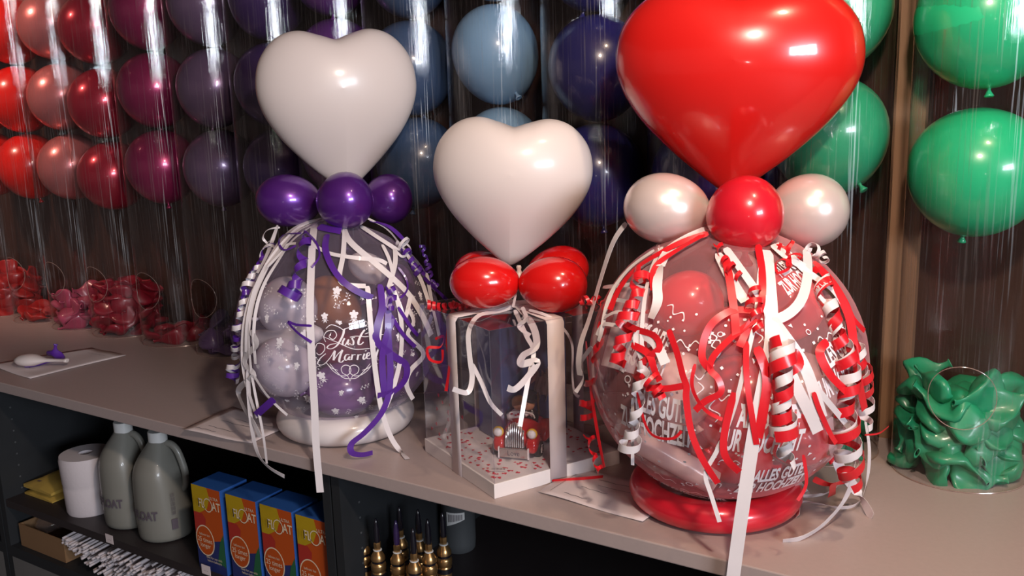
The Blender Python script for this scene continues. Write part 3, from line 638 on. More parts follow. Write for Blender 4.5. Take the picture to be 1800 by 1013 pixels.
for pts, wd, tw in (
    ([(1347, 440), (1352, 500), (1356, 560), (1355, 610), (1340, 690), (1326, 760), (1312, 850), (1300, 930), (1289, 1013), (1284, 1060)], .0185, .02),
    ([(1101, 392), (1078, 425), (1056, 490), (1036, 560), (1022, 600), (1017, 635), (1019, 660)], .012, .15), ([(1244, 403), (1205, 420), (1175, 440), (1160, 468)], .015, .05), ([(1160, 468), (1155, 500), (1156, 530), (1144, 560)], .014, .5),
    ([(1164, 434), (1146, 470), (1134, 520), (1129, 570), (1128, 610)], .006, .1), ([(1150, 440), (1110, 468), (1080, 505), (1066, 540), (1058, 580), (1052, 600)], .007, .3), ([(1275, 436), (1300, 470), (1335, 520), (1356, 560)], .011, .1),
    ([(1262, 445), (1290, 500), (1310, 530)], .014, .2), ([(1355, 560), (1385, 600), (1412, 640), (1428, 680), (1444, 735)], .017, .12), ([(1360, 565), (1376, 620), (1400, 680), (1425, 730), (1438, 760)], .016, .15), ([(1365, 428), (1392, 452), (1416, 476), (1440, 492), (1466, 512), (1492, 556), (1500, 600)], .010, .25),
    ([(1358, 430), (1385, 452), (1415, 470)], .012, .1), ([(1418, 440), (1420, 480), (1412, 520), (1395, 545), (1370, 560), (1345, 562)], .014, .1), ([(1360, 570), (1400, 622), (1420, 660), (1450, 700), (1475, 730), (1495, 755)], .008, .2),
    ([(1336, 470), (1328, 560), (1310, 640), (1290, 720), (1262, 790), (1240, 832), (1250, 870), (1265, 918)], .006, .25), ([(1462, 545), (1440, 520)], .006, .1),
    ([(1040, 610), (1020, 640), (1026, 665), (1012, 690)], .007, .5), ([(1060, 560), (1085, 548), (1105, 560), (1085, 572), (1060, 570), (1050, 590)], .007, .5), ([(1090, 505), (1080, 525), (1100, 530), (1120, 545)], .006, .2), ([(1060, 505), (1110, 500), (1130, 492)], .007, .1),
    ([(1135, 640), (1120, 590), (1150, 600), (1170, 640)], .014, .2), ([(1112, 700), (1112, 780), (1112, 818)], .005, .2), ([(1392, 770), (1375, 790), (1370, 800), (1384, 808)], .009, .3)):
    rib(GC, pts, wd, W, off=.008, twist=tw)
def free(G, pts, width, m, tw=.0, name='ribbon'):
    """pts: (px, py, depth)"""
    P = spl([at_d(*p) for p in pts], 8); return strip(name, G, P, width, m, twist=tw)
gd = lambda px, py, z=.01: depth(on_z(px, py, TOP + z))
free(GC, [(1458, 735, dC-.06), (1462, 780, dC-.04), (1478, 825, dC-.04), (1505, 862, gd(1505, 862, .03)), (1533, 910, gd(1533, 910, .004))], .0165, W, .1)
free(GC, [(1521, 740, dC+.02), (1528, 790, dC+.02), (1524, 845, gd(1524, 845, .03)), (1508, 885, gd(1508, 885)), (1475, 893, gd(1475, 893)), (1440, 886, gd(1440, 886)), (1408, 884, gd(1408, 884)), (1402, 908, gd(1402, 908, .003))], .008, W, .1)
free(GC, [(1500, 790, dC-.02), (1502, 830, dC-.06), (1485, 878, gd(1485, 885, .03)), (1450, 920, gd(1450, 920, .012)), (1412, 945, gd(1412, 945, .006)), (1376, 952, gd(1376, 952, .002))], .0105, W, .1)
free(GC, [(1395, 840, dC-.08), (1412, 862, gd(1412, 862, .01)), (1420, 872, gd(1420, 872, .003))], .012, W, .05)
free(GC, [(1478, 850, dC-.04), (1450, 868, gd(1450, 868, .02)), (1410, 872, gd(1410, 872, .02)), (1380, 860, gd(1380, 860, .03))], .009, W, .1)
free(GC, [(1430, 842, dC-.06), (1455, 852, dC-.05), (1480, 848, dC-.05), (1510, 835, dC-.04)], .010, R_, .3)
free(GC, [(1465, 850, dC-.07), (1462, 872, gd(1462, 872, .03))], .013, R_, .1)
free(GC, [(1520, 765, dC+.0), (1545, 762, dC+.01), (1562, 750, dC+.02)], .003, R_, .1)
for pts, wd, tw in (
    ([(1245, 410), (1200, 425), (1160, 445), (1120, 470), (1090, 505), (1072, 545)], .009, .3), ([(1238, 412), (1190, 440), (1150, 470), (1148, 510)], .008, .3), ([(1275, 450), (1284, 500), (1292, 560), (1294, 590)], .011, .15), ([(1330, 548), (1290, 545), (1255, 565), (1238, 595), (1234, 630), (1248, 650)], .010, .35),
    ([(1330, 560), (1290, 590), (1255, 625), (1248, 650), (1262, 665), (1268, 690), (1240, 705), (1222, 722)], .009, .4), ([(1175, 580), (1190, 620), (1200, 660), (1207, 680), (1206, 700), (1215, 760), (1236, 810), (1262, 850)], .009, .25), ([(1222, 640), (1216, 680), (1238, 720), (1270, 738)], .005, .3),
    ([(1332, 430), (1340, 480), (1338, 540), (1318, 570), (1300, 610)], .010, .4), ([(1312, 600), (1312, 660), (1320, 720), (1330, 782)], .008, .2), ([(1330, 610), (1348, 660), (1342, 720), (1332, 770)], .013, .25), ([(1430, 690), (1440, 720), (1458, 760), (1470, 780)], .007, .2),
    ([(1125, 640), (1145, 625), (1160, 610), (1150, 590), (1120, 580), (1100, 570)], .009, .3), ([(1110, 606), (1140, 622), (1150, 650), (1160, 670)], .010, .3), ([(1130, 680), (1165, 684), (1205, 678)], .009, .1), ([(1120, 690), (1140, 760), (1180, 772), (1198, 758)], .004, .2),
    ([(1365, 430), (1385, 440), (1388, 470), (1370, 480)], .004, .5), ([(1440, 470), (1470, 510), (1494, 560), (1502, 620), (1512, 680), (1520, 720)], .013, .15), ([(1430, 460), (1462, 490), (1488, 530), (1500, 560), (1520, 582)], .007, .2), ([(1290, 690), (1270, 790), (1300, 830)], .010, .2),
    ([(1412, 800), (1418, 850), (1402, 880)], .005, .2), ([(1395, 615), (1406, 640), (1390, 655)], .012, .4), ([(1455, 600), (1440, 620), (1460, 660), (1490, 690)], .012, .3)):
    rib(GC, pts, wd, R_, off=.010, twist=tw)
coil(GC, [(1128, 478), (1118, 520), (1100, 570), (1084, 640)], .010, .013, 6.5, .012, R_, 0); coil(GC, [(1060, 570), (1045, 640), (1034, 700), (1030, 735)], .006, .012, 4, .010, R_, 1, off=.0)
coil(GC, [(1036, 760), (1044, 800), (1056, 830)], .009, .004, 3, .006, R_, 1, off=.0); rib(GC, [(1030, 600), (1038, 680), (1050, 760), (1062, 822)], .006, R_, .0, .2)
coil(GC, [(1132, 640), (1122, 700), (1112, 760), (1106, 790)], .007, .013, 4.4, .012, W, 0); coil(GC, [(1135, 660), (1150, 680), (1160, 700)], .010, .012, 3, .006, R_, 0)
CM = [(1374, 600), (1376, 660), (1376, 720), (1377, 760)]; coil(GC, CM, .014, .016, 4.0, .015, R_, 0); coil(GC, CM, .013, .015, 4.0, .014, W, PI); coil(GC, [(1377, 765), (1380, 790), (1384, 815)], .010, .014, 1.8, .013, W, 1)
CR_ = [(1440, 480), (1458, 540), (1478, 600), (1492, 660), (1486, 720), (1488, 790), (1498, 850)]
coil(GC, CR_, .010, .020, 9, .014, R_, 0, off=.006); coil(GC, CR_, .010, .018, 9, .013, W, PI*.9, off=.006)
coil(GC, [(1504, 600), (1514, 650), (1520, 700), (1518, 750)], .008, .012, 5, .010, W, 0, off=.0); coil(GC, [(1495, 600), (1512, 640), (1520, 690)], .010, .013, 4, .012, R_, 1, off=.0)
coil(GC, [(1262, 425), (1275, 460), (1300, 490)], .006, .008, 4, .006, R_, 1); coil(GC, [(1375, 430), (1400, 450), (1372, 470)], .010, .010, 3.5, .005, R_, 0); coil(GC, [(1420, 435), (1440, 445), (1450, 460)], .007, .009, 3, .006, W, 0); coil(GC, [(1330, 500), (1325, 540), (1335, 580)], .009, .010, 4, .007, R_, 2)
coil(GC, [(1020, 530), (1050, 528), (1070, 545)], .006, .007, 4, .006, R_, 0, off=.0)
# lettering on C
q = MB()
def greet(px, py, s, rot, l1='ALLES GUTE', l2='ZUR HOCHZEIT'):
    for k, (t, dy, sz) in enumerate(((l1, .0165, .95), (l2, -.0165, 1.0))):
        vs, fs = text_verts(t, .034*sz, .45, .16, .0012)
        uv_on(GC, px, py, rot, [(x*s + dy*.2*s, (y*1.30 + dy*1.08)*s) for x, y in vs], fs, q)
greet(1346, 758, 1.12, -.06); greet(1150, 735, 1.10, -.10); greet(1128, 610, .95, -.18); greet(1474, 640, 1.0, .38); greet(1362, 845, .95, .12)
greet(1178, 858, .8, -.5); greet(1395, 480, .7, .3); greet(1240, 905, .7, 0)
q.build('lettering', MT['print'], rootC, smooth=False)
q = MB(); rnd = random.Random(12); cnt = 0
while cnt < 190:
    a_ = rnd.uniform(0, 6.28); r = 225*math.sqrt(rnd.random()); x = 1281 + r*math.cos(a_); y = 668 + r*math.sin(a_)*.95
    if y < 545: continue
    if any(abs(x-u) < 62 and abs(y-v) < 30 for u, v in ((1346, 758), (1150, 735), (1128, 610), (1362, 845), (1474, 640))): continue
    cnt += 1; t = rnd.random(); ro = rnd.uniform(0, 6.28); s = rnd.uniform(.8, 1.3)
    if t < .5: vs, fs = disc(.0024*s, 4); uv_on(GC, x, y, ro, vs, fs, q)
    elif t < .75: vs, fs = disc(.0019*s, 8); uv_on(GC, x, y, ro, vs, fs, q)
    elif t < .82:
        vs = [(r_*math.cos(2*PI*k/14), r_*.85*math.sin(2*PI*k/14)) for k in range(14) for r_ in (.0052*s, .0036*s)]
        uv_on(GC, x, y, ro, vs, [(2*k, 2*k+1, (2*k+3) % 28, (2*k+2) % 28) for k in range(14)], q)
    elif t < .9:
        pts = spl([(0, .012, 0), (.004, .007, 0), (-.003, .0, 0), (.004, -.007, 0), (-.001, -.013, 0)], 5); vs = []
        for p in pts: vs += [(p.x*s*1.3-.0011, p.y*s*1.3), (p.x*s*1.3+.0011, p.y*s*1.3)]
        uv_on(GC, x, y, ro*.3, vs, [(2*i, 2*i+1, 2*i+3, 2*i+2) for i in range(len(pts)-1)], q)
    else: uv_on(GC, x, y, ro, [(-.003*s, -.002), (.004*s, -.001), (.001, .005*s)], [(0, 1, 2)], q)
q.build('confetti_print', MT['print'], rootC, smooth=False)
gi = 'balloons inside the red balloon gift'
inner_ball('balloon', 1208, 534, dC - .06, 64, 58, MT['in_red'], .2, 'red balloon inside the red balloon gift, upper left', group=gi)
inner_ball('balloon', 1290, 585, dC + .0, 58, 48, MT['in_red'], .0, 'glossy red balloon inside the red balloon gift, behind the ribbon knot', group=gi)
inner_ball('balloon', 1196, 684, dC - .07, 66, 62, MT['in_pearl'], 2.0, 'pearl pink balloon inside the red balloon gift, left of centre', group=gi)
inner_ball('balloon', 1302, 712, dC - .05, 88, 84, MT['in_red'], 1.0, 'large red balloon inside the red balloon gift, in the centre', group=gi)
inner_ball('balloon', 1402, 690, dC + .0, 66, 72, MT['in_pearl'], .0, 'pearl pink balloon inside the red balloon gift, right of centre', group=gi)
inner_ball('balloon', 1380, 540, dC + .01, 68, 62, MT['in_red'], .5, 'red balloon inside the red balloon gift, upper right', group=gi)
inner_ball('balloon', 1420, 790, dC + .02, 62, 52, MT['in_red'], 2.6, 'red balloon inside the red balloon gift, lower right', group=gi)
inner_ball('balloon', 1285, 818, dC - .02, 74, 52, MT['in_red'], 2.9, 'red balloon inside the red balloon gift, at the bottom', group=gi)
inner_ball('balloon', 1290, 488, dC + .02, 50, 44, MT['in_pearl'], .4, 'pearl pink balloon inside the red balloon gift, just under the red knot balloon', group=gi)
inner_ball('balloon', 1130, 600, dC + .06, 56, 60, MT['in_red'], .8, 'red balloon inside the red balloon gift, behind the upright cream roll', group=gi)
def roll_between(name, p0, p1, r, m, label, cat='paper roll', hollow=True):
    a_, b_ = at_d(*p0), at_d(*p1); D = b_-a_; R4 = Matrix.Translation(a_) @ D.to_track_quat('Z', 'Y').to_matrix().to_4x4(); L0 = D.length; q = MB()
    q.lathe([(r*.55, .01), (r*.6, 0), (r, 0), (r*1.02, L0*.3), (r, L0*.7), (r, L0), (r*.6, L0), (r*.55, L0-.01)], 28, R4, cap=True); return tag(q.build(name, m), label, cat)
roll_between('rolled_paper', (1124, 505, dC - .03), (1085, 650, dC - .04), .026, MT['card'], 'cream rolled paper inside the red balloon gift, upright at the left')
roll_between('rolled_paper', (1108, 765, dC - .03), (1255, 848, dC - .03), .020, MT['in_pearl'], 'white rolled paper inside the red balloon gift, slanting along the bottom left')
roll_between('rolled_paper', (1120, 668, dC + .02), (1262, 560, dC - .0), .030, MT['red_s'], 'red roll inside the red balloon gift, slanting behind the upper left lettering', 'roll')
# ================================================================== GIFT B: boxed toy car
bB = Vector((-.804, 1.185, TOP)); ANG = math.atan2(.12, .234); S = .262
rootB = empty('gift_box', bB, 0)
tag(rootB, 'clear gift box on white tray with red balloons and small white heart', 'gift box')
ex = Vector((.445, .895, 0)).normalized(); ey = Vector((-ex.y, ex.x, 0))   # right face and left face directions
BM = Matrix(((ex.x, ey.x, 0, 0), (ex.y, ey.y, 0, 0), (0, 0, 1, 0), (0, 0, 0, 1)))
q = MB(); q.box((0, 0, 0), (S, S, .026), mat=BM); q.build('card_tray', MT['card'], rootB, smooth=False, bevel=.001)
q = MB(); HB = .288; g = .003
q.add([BM @ Vector(p) for p in ((g, g, .026), (S-g, g, .026), (S-g, S-g, .026), (g, S-g, .026), (g, g, HB), (S-g, g, HB), (S-g, S-g, HB), (g, S-g, HB))], [(0,1,5,4), (1,2,6,5), (2,3,7,6), (3,0,4,7), (4,5,6,7)])
q.build('clear_lid', MT['foil'], rootB, smooth=False)
q = MB()
for x, y in ((g, g), (S-g, g), (S-g, S-g), (g, S-g)): q.tube([BM @ Vector((x, y, .026)), BM @ Vector((x, y, HB))], .0007, 6)
for z in (HB,): q.tube([BM @ Vector(p) for p in ((g, g, z), (S-g, g, z), (S-g, S-g, z), (g, S-g, z))], .0007, 6, closed=True)
q.build('lid_crease', MT['foil'], rootB)
bw = .034
def band(u0, axis):
    q = MB(); e = .0012; P = []
    for (t, z) in ((-e, -.0), (-e, HB*.5), (-e, HB - .006), (.004, HB + e), (.5*S, HB + e + .004), (S-.004, HB + e), (S+e, HB-.006), (S+e, HB*.5), (S+e, 0)):
        for k in (-1, 1):
            u = u0 + k*bw/2; P.append(BM @ Vector((u, t, z) if axis == 0 else (t, u, z)))
    q.add(P, [(2*i, 2*i+1, 2*i+3, 2*i+2) for i in range(8)]); o = q.build('wide_band', MT['cream_band'], rootB, smooth=True, angle=60)
    so = o.modifiers.new('thick', 'SOLIDIFY'); so.thickness = .0005
band(S*.49, 1); band(S*.49, 0)
# navy gift standing in the box
q = MB(); q.box((S*.40, S*.56, .026), (S - .012, S*.90, HB - .02), mat=BM); q.v = [v + bB for v in q.v]
tag(q.build('wrapped_gift', MT['navy_box'], smooth=False, bevel=.003), 'dark navy wrapped box standing at the back inside the clear gift box', 'gift')
# balloons on B
tB = bB + BM @ Vector((S/2, S/2, HB)); dB = depth(tB)
GB = Gift(rootB, bB, tB - Vector((0, 0, .12)), .13)
heart('heart_balloon', 901, 303, dB + .01, 142*dB/F, MT['white_l'], rootB, bB, yaw=-.05, roll=-.06, squash=.84)
for (px, py, dd, rx, ry, an) in ((852, 497, -.06, 62, 46, PI-.05), (972, 501, -.07, 61, 50, -.05), (848, 478, .10, 50, 38, PI), (980, 476, .08, 56, 43, .2)):
    o, *_ = ball(GB, px, py, dB + dd, rx, ry, MT['red_s'], an)
knot(rootB, at_d(912, 470, dB-.02) - bB, (0, 0, -1), MT['white_l'], .008)
bd = lambda px, py, k=.12: (px, py, dB - k)
for pts, wd, tw, m in (
    ([(900, 540, .03), (872, 548, .05), (840, 556, .09), (824, 584, .12), (826, 630, .13), (830, 665, .13), (822, 690, .135), (796, 684, .14)], .009, .2, W),
    ([(908, 538, .03), (926, 556, .07), (940, 582, .10), (942, 610, .12), (920, 625, .12), (916, 640, .125), (944, 636, .13), (930, 660, .13), (906, 684, .14), (892, 682, .14)], .012, .5, W),
    ([(905, 545, .05), (925, 590, .1), (938, 620, .12), (928, 670, .13), (914, 750, .14)], .0075, .15, W), ([(830, 640, .12), (846, 672, .13), (862, 708, .14), (882, 730, .14)], .007, .15, W),
    ([(895, 534, .04), (888, 520, .06), (906, 510, .05), (902, 540, .06)], .005, .5, W), ([(930, 545, .07), (970, 560, .1), (1004, 600, .06), (1006, 660, .05), (1010, 690, .05), (1018, 698, .05)], .005, .3, W),
    ([(790, 556, .04), (786, 600, .04), (790, 640, .04), (784, 688, .04)], .006, .3, R_), ([(765, 596, .0), (780, 592, .01), (774, 610, .02), (752, 612, .02), (756, 632, .02), (776, 636, .03), (778, 615, .03)], .005, .5, R_),
    ([(918, 540, .06), (925, 560, .08), (912, 575, .09), (932, 590, .1)], .007, .5, W)):
    free(GB, [(a_[0], a_[1], dB - a_[2]) for a_ in pts], wd, m, tw)
def fcoil(G, pts, r0, r1, turns, width, m):
    ax = spl([at_d(*p) for p in pts], 8); n = int(turns*18); P = []; NR = []
    for i in range(n+1):
        u = i/n; f = u*(len(ax)-1); k = min(int(f), len(ax)-2); p = ax[k].lerp(ax[k+1], f-k); t = (ax[k+1]-ax[k]).normalized(); a_ = t.orthogonal().normalized(); b_ = t.cross(a_)
        d = a_*math.cos(u*turns*6.283) + b_*math.sin(u*turns*6.283); P.append(p + d*(r0+(r1-r0)*u)); NR.append(d)
    strip('curled_ribbon', G, P, width, m, nrm=NR, taper=False)
fcoil(GB, [(752, 536, dB), (775, 540, dB), (800, 536, dB-.02)], .009, .006, 5, .006, R_); fcoil(GB, [(795, 534, dB), (810, 540, dB), (822, 534, dB)], .006, .006, 3, .005, R_); fcoil(GB, [(1030, 540, dB), (1044, 528, dB), (1052, 520, dB)], .004, .006, 3, .005, R_)
free(GB, [(970, 846, gd(970, 846, .004)), (1000, 843, gd(1000, 843, .006)), (1030, 841, gd(1030, 841, .006)), (1060, 838, gd(1060, 838, .004))], .006, R_, .1)
# toy car
cc = on_z(905, 806, TOP + .027); carp = Vector((cc.x, cc.y, TOP + .0265))
fwd = (on_z(893, 812, TOP+.027) - on_z(945, 745, TOP+.027)); fwd.z = 0; fwd.normalize(); rz = math.atan2(fwd.x, -fwd.y)
car = empty('toy_car', carp + (-fwd)*.052, rz)      # local: front is -y
tag(car, 'small red toy wedding car with silver grille and white headlamps inside the clear box', 'toy car')
sw = .039
q = MB()
def loft(secs, m=None):
    vs = []; n = len(secs[0])
    for s_ in secs: vs += [Vector(p) for p in s_]
    fs = [(i*n+k, i*n+(k+1) % n, (i+1)*n+(k+1) % n, (i+1)*n+k) for i in range(len(secs)-1) for k in range(n)]
    fs += [tuple(range(n))[::-1], tuple((len(secs)-1)*n+k for k in range(n))]; return vs, fs
def rsec(y, hw, z0, z1, p=3.0, n=20):
    o = []
    for k in range(n):
        a_ = 2*PI*k/n; c_, s_ = math.cos(a_), math.sin(a_); e = 2/p
        o.append((hw*math.copysign(abs(c_)**e, c_), y, (z0+z1)/2 + (z1-z0)/2*math.copysign(abs(s_)**e, s_)))
    return o
vs, fs = loft([rsec(-.048, .018, .016, .050), rsec(-.044, .022, .014, .056), rsec(-.02, .025, .012, .060), rsec(.0, .030, .012, .062), rsec(.012, .033, .012, .050), rsec(.04, .034, .012, .048), rsec(.052, .032, .012, .050), rsec(.062, .022, .016, .042)])
q.add(vs, fs); q.build('body', MT['car'], car, smooth='all', sub=1)
for sx in (-1, 1):
    q = MB(); vs, fs = loft([rsec(-.056, .008, .012, .026), rsec(-.048, .011, .010, .040), rsec(-.030, .012, .010, .044), rsec(-.012, .011, .010, .034), rsec(.0, .006, .010, .020)])
    q.add([v + Vector((sx*.030, 0, 0)) for v in vs], fs); q.build('front_wing', MT['car'], car, smooth='all', sub=1)
    q = MB(); vs, fs = loft([rsec(.008, .006, .010, .024), rsec(.02, .011, .010, .044), rsec(.038, .013, .010, .050), rsec(.055, .011, .010, .040), rsec(.066, .006, .012, .022)])
    q.add([v + Vector((sx*.034, 0, 0)) for v in vs], fs); q.build('rear_wing', MT['car'], car, smooth='all', sub=1)
    for yy in (-.030, .038):
        q = MB(); Rw = Matrix.Translation((sx*.036, yy, .014)) @ Matrix.Rotation(sx*PI/2, 4, 'Y'); q.lathe([(.006, -.004), (.0135, -.004), (.0145, 0), (.0135, .007), (.010, .009), (.009, .006)], 24, Rw); w_ = q.build('wheel', MT['tyre'], car)
        q = MB(); q.lathe([(0, .0085), (.003, .009), (.0085, .007), (.0092, .0065), (.0088, .004), (0, .004)], 20, Rw)
        for k in range(8): q.lathe([(0, 0), (.0007, 0), (.0007, .0085), (0, .0085)], 6, Rw @ Matrix.Translation((0, 0, .0082)) @ Matrix.Rotation(k*PI/4, 4, 'Z') @ Matrix.Rotation(PI/2, 4, 'X'))
        q.build('hubcap', MT['white_g'], w_)
    q = MB(); Rh = Matrix.Translation((sx*.031, -.046, .046)) @ Matrix.Rotation(PI/2, 4, 'X'); q.lathe([(0, -.012), (.006, -.010), (.0095, -.003), (.0095, .001), (.0085, .002)], 24, Rh); h_ = q.build('headlamp', MT['hlamp'], car, smooth='all')
    q = MB(); q.lathe([(.0082, .0015), (.0078, .004), (.005, .0062), (0, .007)], 24, Rh); q.build('lens', MT['white_g'], h_, smooth='all')
q = MB(); secs = []
for i in range(9):
    x = -.0155 + .031*i/8; h_ = .052*math.sqrt(max(0, 1 - (x/.021)**2))
    pts = [(x, -.044 - .0, .020 + h_*.86), (x, -.0515, .018 + h_*.62), (x, -.0535, .022)]
    q.tube(spl(pts, 5), .0017, 8)
q.add([(-.017, -.0475, .018), (.017, -.0475, .018), (.017, -.0475, .05), (.010, -.0455, .060), (-.010, -.0455, .060), (-.017, -.0475, .05)], [(0, 1, 2, 3, 4, 5)]); q.build('grille', MT['chrome'], car)
q = MB(); q.box((-.027, -.060, .004), (.027, -.0565, .021)); pl_ = q.build('number_plate', MT['chrome'], car, smooth=False, bevel=.001)
q = MB()
for sx in (-1, 1): q.box((sx*.027-.001, -.0608, .003), (sx*.027+.001, -.056, .023))
q.build('bumper_bar', MT['white_g'], car, smooth=False)
q = MB(); flat_text(q, 'Love', .013, (0, -.0604, .0122), (1, 0, 0), (0, 0, 1), sx=.9); q.build('lettering', MT['ink'], pl_, smooth=False)
q = MB(); q.tube(spl([(-.024, -.002, .060), (-.020, -.004, .068), (0, -.005, .071), (.020, -.004, .068), (.024, -.002, .060)], 6), .0016, 8); q.build('windscreen_frame', MT['white_g'], car)
# the couple in the car
def figure(name, x, hairm, bodym, label, man):
    f_ = empty(name, Vector(car.location) + Matrix.Rotation(rz, 3, 'Z') @ Vector((x, .012, .040)), rz)
    q = MB(); q.lathe([(.004, 0), (.0125, .006), (.0135, .016), (.0115, .026), (.0055, .031), (.004, .034)], 24); q.build('clothing', bodym, f_, smooth='all')
    tilt = Matrix.Rotation(.30 if man else -.30, 4, 'Y'); s_ = -1 if man else 1
    hm = Matrix.Translation((s_*.0035, -.003, .042)) @ tilt
    q = MB(); q.lathe(egg_prof(.0115, .0125, -.05), 28, hm)
    q.lathe(egg_prof(.0022, .0028, 0, 10), 12, hm @ Matrix.Translation((s_*.0095, -.0065, -.001)))       # nose
    q.lathe(egg_prof(.0022, .003, 0, 10), 12, hm @ Matrix.Translation((-s_*.0085, -.001, 0))); q.build('head', MT['skin'], f_, smooth='all')
    q = MB()
    for k in (-1, 1): q.lathe(egg_prof(.0011, .0006, 0, 8), 10, hm @ Matrix.Translation((s_*.004 + k*.0036, -.0108, .003)) @ Matrix.Rotation(PI/2, 4, 'X'))
    q.tube([hm @ Vector((s_*.003 + u*.003, -.0106, -.0055 - .001*(1-u*u))) for u in (-1, -.5, 0, .5, 1)], .0004, 5); q.build('face', MT['ink'], f_)
    q = MB()
    if man:
        q.lathe([(0, .0), (.0128, .0), (.0128, .002), (.0088, .003), (.0092, .016), (.0, .0165)], 24, hm @ Matrix.Translation((0, 0, .0085))); q.build('top_hat', MT['black'], f_)
        q = MB(); q.lathe([(0, 0), (.006, 0), (.0015, .006), (.006, .012), (0, .012)], 12, Matrix.Translation((-.006, -.0125, .026)) @ Matrix.Rotation(PI/2, 4, 'Y')); q.build('bow_tie', MT['white_g'], f_)
    else:
        q.lathe([(.0124, -.006), (.0132, .0), (.0118, .008), (.006, .0125), (0, .0135)], 24, hm @ Matrix.Translation((0, .0015, .001)) @ Matrix.Rotation(-.35, 4, 'X'), cap=False); q.build('hair', hairm, f_, smooth='all')
        q = MB()
        for k in range(7): q.lathe(egg_prof(.0028, .0022, 0, 8), 10, Matrix.Translation((-.012 + .004*k, -.011 + .0012*abs(k-3), .022 + .0015*math.sin(k*2))))
        q.build('bouquet', MT['conf'], f_)
        q = MB(); q.lathe([(.004, 0), (.016, .004), (.017, .012), (.012, .014)], 24, Matrix.Translation((-.004, 0, .008))); q.build('sleeve', MT['white_g'], f_, smooth='all')
    tag(f_, label, 'figurine')
figure('bride_figurine', -.012, MT['hair'], MT['white_g'], 'bride figurine in white sitting in the red toy car', False)
figure('groom_figurine', .014, MT['hair'], MT['black'], 'groom figurine in black suit and top hat in the red toy car', True)
# folded notes behind the car
rnd = random.Random(5)
for k in range(5):
    p = at_d(930 + 9*k, 668 + (k % 2)*10, depth(car.location) + .035 + .004*k); q = MB(); n = 7; vs = []
    for i in range(n):
        for s_ in (0, 1): vs.append(Vector(((i - 3)*.0055, .004*(1 if i % 2 else -1), -.028 + s_*.056*(1 - .05*abs(i-3)))))
    q.add(vs, [(2*i, 2*i+2, 2*i+3, 2*i+1) for i in range(n-1)]); o = q.build('folded_banknote', MT['money'], smooth=False)
    o.location = (p.x, p.y, p.z); o.rotation_euler = (rnd.uniform(-.3, .3), rnd.uniform(-.6, .6), rnd.uniform(-.5, .5)); so = o.modifiers.new('t', 'SOLIDIFY'); so.thickness = .0004
    tag(o, 'pleated brownish banknote in the fan behind the toy car', 'banknote', 'folded banknotes behind the toy car')
q = MB(); q.tube([at_d(945, 690, depth(car.location)+.04), at_d(948, 740, depth(car.location)+.05), Vector(car.location) + Vector((-.0, .09, 0))], .002, 8)
tag(q.build('note_holder', MT['cardboard']), 'thin brown stick holding the folded banknotes behind the toy car', 'stick')
# white ribbon curl + confetti hearts on the tray
q = MB(); hs = [(0, .35), (.25, .55), (.55, .45), (.6, .15), (.35, -.25), (0, -.6), (-.35, -.25), (-.6, .15), (-.55, .45), (-.25, .55)]
q.add([(x*.006, y*.006, 0) for x, y in hs] + [(x*.006, y*.006, .0004) for x, y in hs], [tuple(range(10))[::-1], tuple(range(10, 20))] + [(k, (k+1) % 10, 10+(k+1) % 10, 10+k) for k in range(10)])
o = q.build('paper_heart', MT['conf'], smooth=False); me = o.data; bpy.data.objects.remove(o); n = 0
while n < 120:
    u, v = rnd.uniform(.012, S-.012), rnd.uniform(.012, S-.012); p = bB + BM @ Vector((u, v, 0)); 
    if (Vector((p.x, p.y)) - Vector((car.location.x, car.location.y))).length < .058 or (u > S*.38 and v > S*.54): continue
    o = bpy.data.objects.new('paper_heart', me); COL.objects.link(o); o.location = (p.x, p.y, TOP + .0265 + rnd.uniform(0, .0006)); o.rotation_euler = (rnd.uniform(-.08, .08), rnd.uniform(-.08, .08), rnd.uniform(0, 6.28)); n += 1
    s = rnd.uniform(.5, 1.0); o.scale = (s, s, 1); tag(o, 'tiny red paper heart strewn on the white tray around the toy car', 'confetti', 'paper hearts on the gift tray')
for k in range(14):
    p = bB + BM @ Vector((rnd.choice((-.0006, rnd.uniform(.02, S))), rnd.uniform(.03, S-.02), rnd.uniform(.04, .14)))
    p = bB + BM @ Vector((.0055, rnd.uniform(.1, S-.02), rnd.uniform(.04, .13))); o = bpy.data.objects.new('paper_heart', me); COL.objects.link(o); o.location = p
    o.rotation_euler = Euler((PI/2, rnd.uniform(0, 6), math.atan2(ey.y, ey.x))); tag(o, 'red paper heart clinging inside the left wall of the clear lid', 'confetti', 'paper hearts clinging to the clear lid')
# price sticker inside the tray
q = MB(); p0 = on_z(876, 826, TOP+.0275); e1 = Vector((.9, .43, 0)); e2 = Vector((-.43, .9, 0))
q.add([p0 - e1*.014 - e2*.007, p0 + e1*.014 - e2*.007, p0 + e1*.014 + e2*.007, p0 - e1*.014 + e2*.007], [(0, 1, 2, 3)], 0)
for k in range(12):
    x = -.012 + .002*k; w_ = .0005 + .0006*((k*7) % 3)/2; q.add([p0 + Vector((0, 0, .0004)) + e1*(x+a_*w_) + e2*b_ for a_, b_ in ((0, -.001), (1, -.001), (1, .006), (0, .006))], [(0, 1, 2, 3)], 1)
tag(q.build('price_sticker', [MT['card'], MT['ink']], smooth=False), 'small barcode sticker on the white tray in front of the toy car', 'sticker')
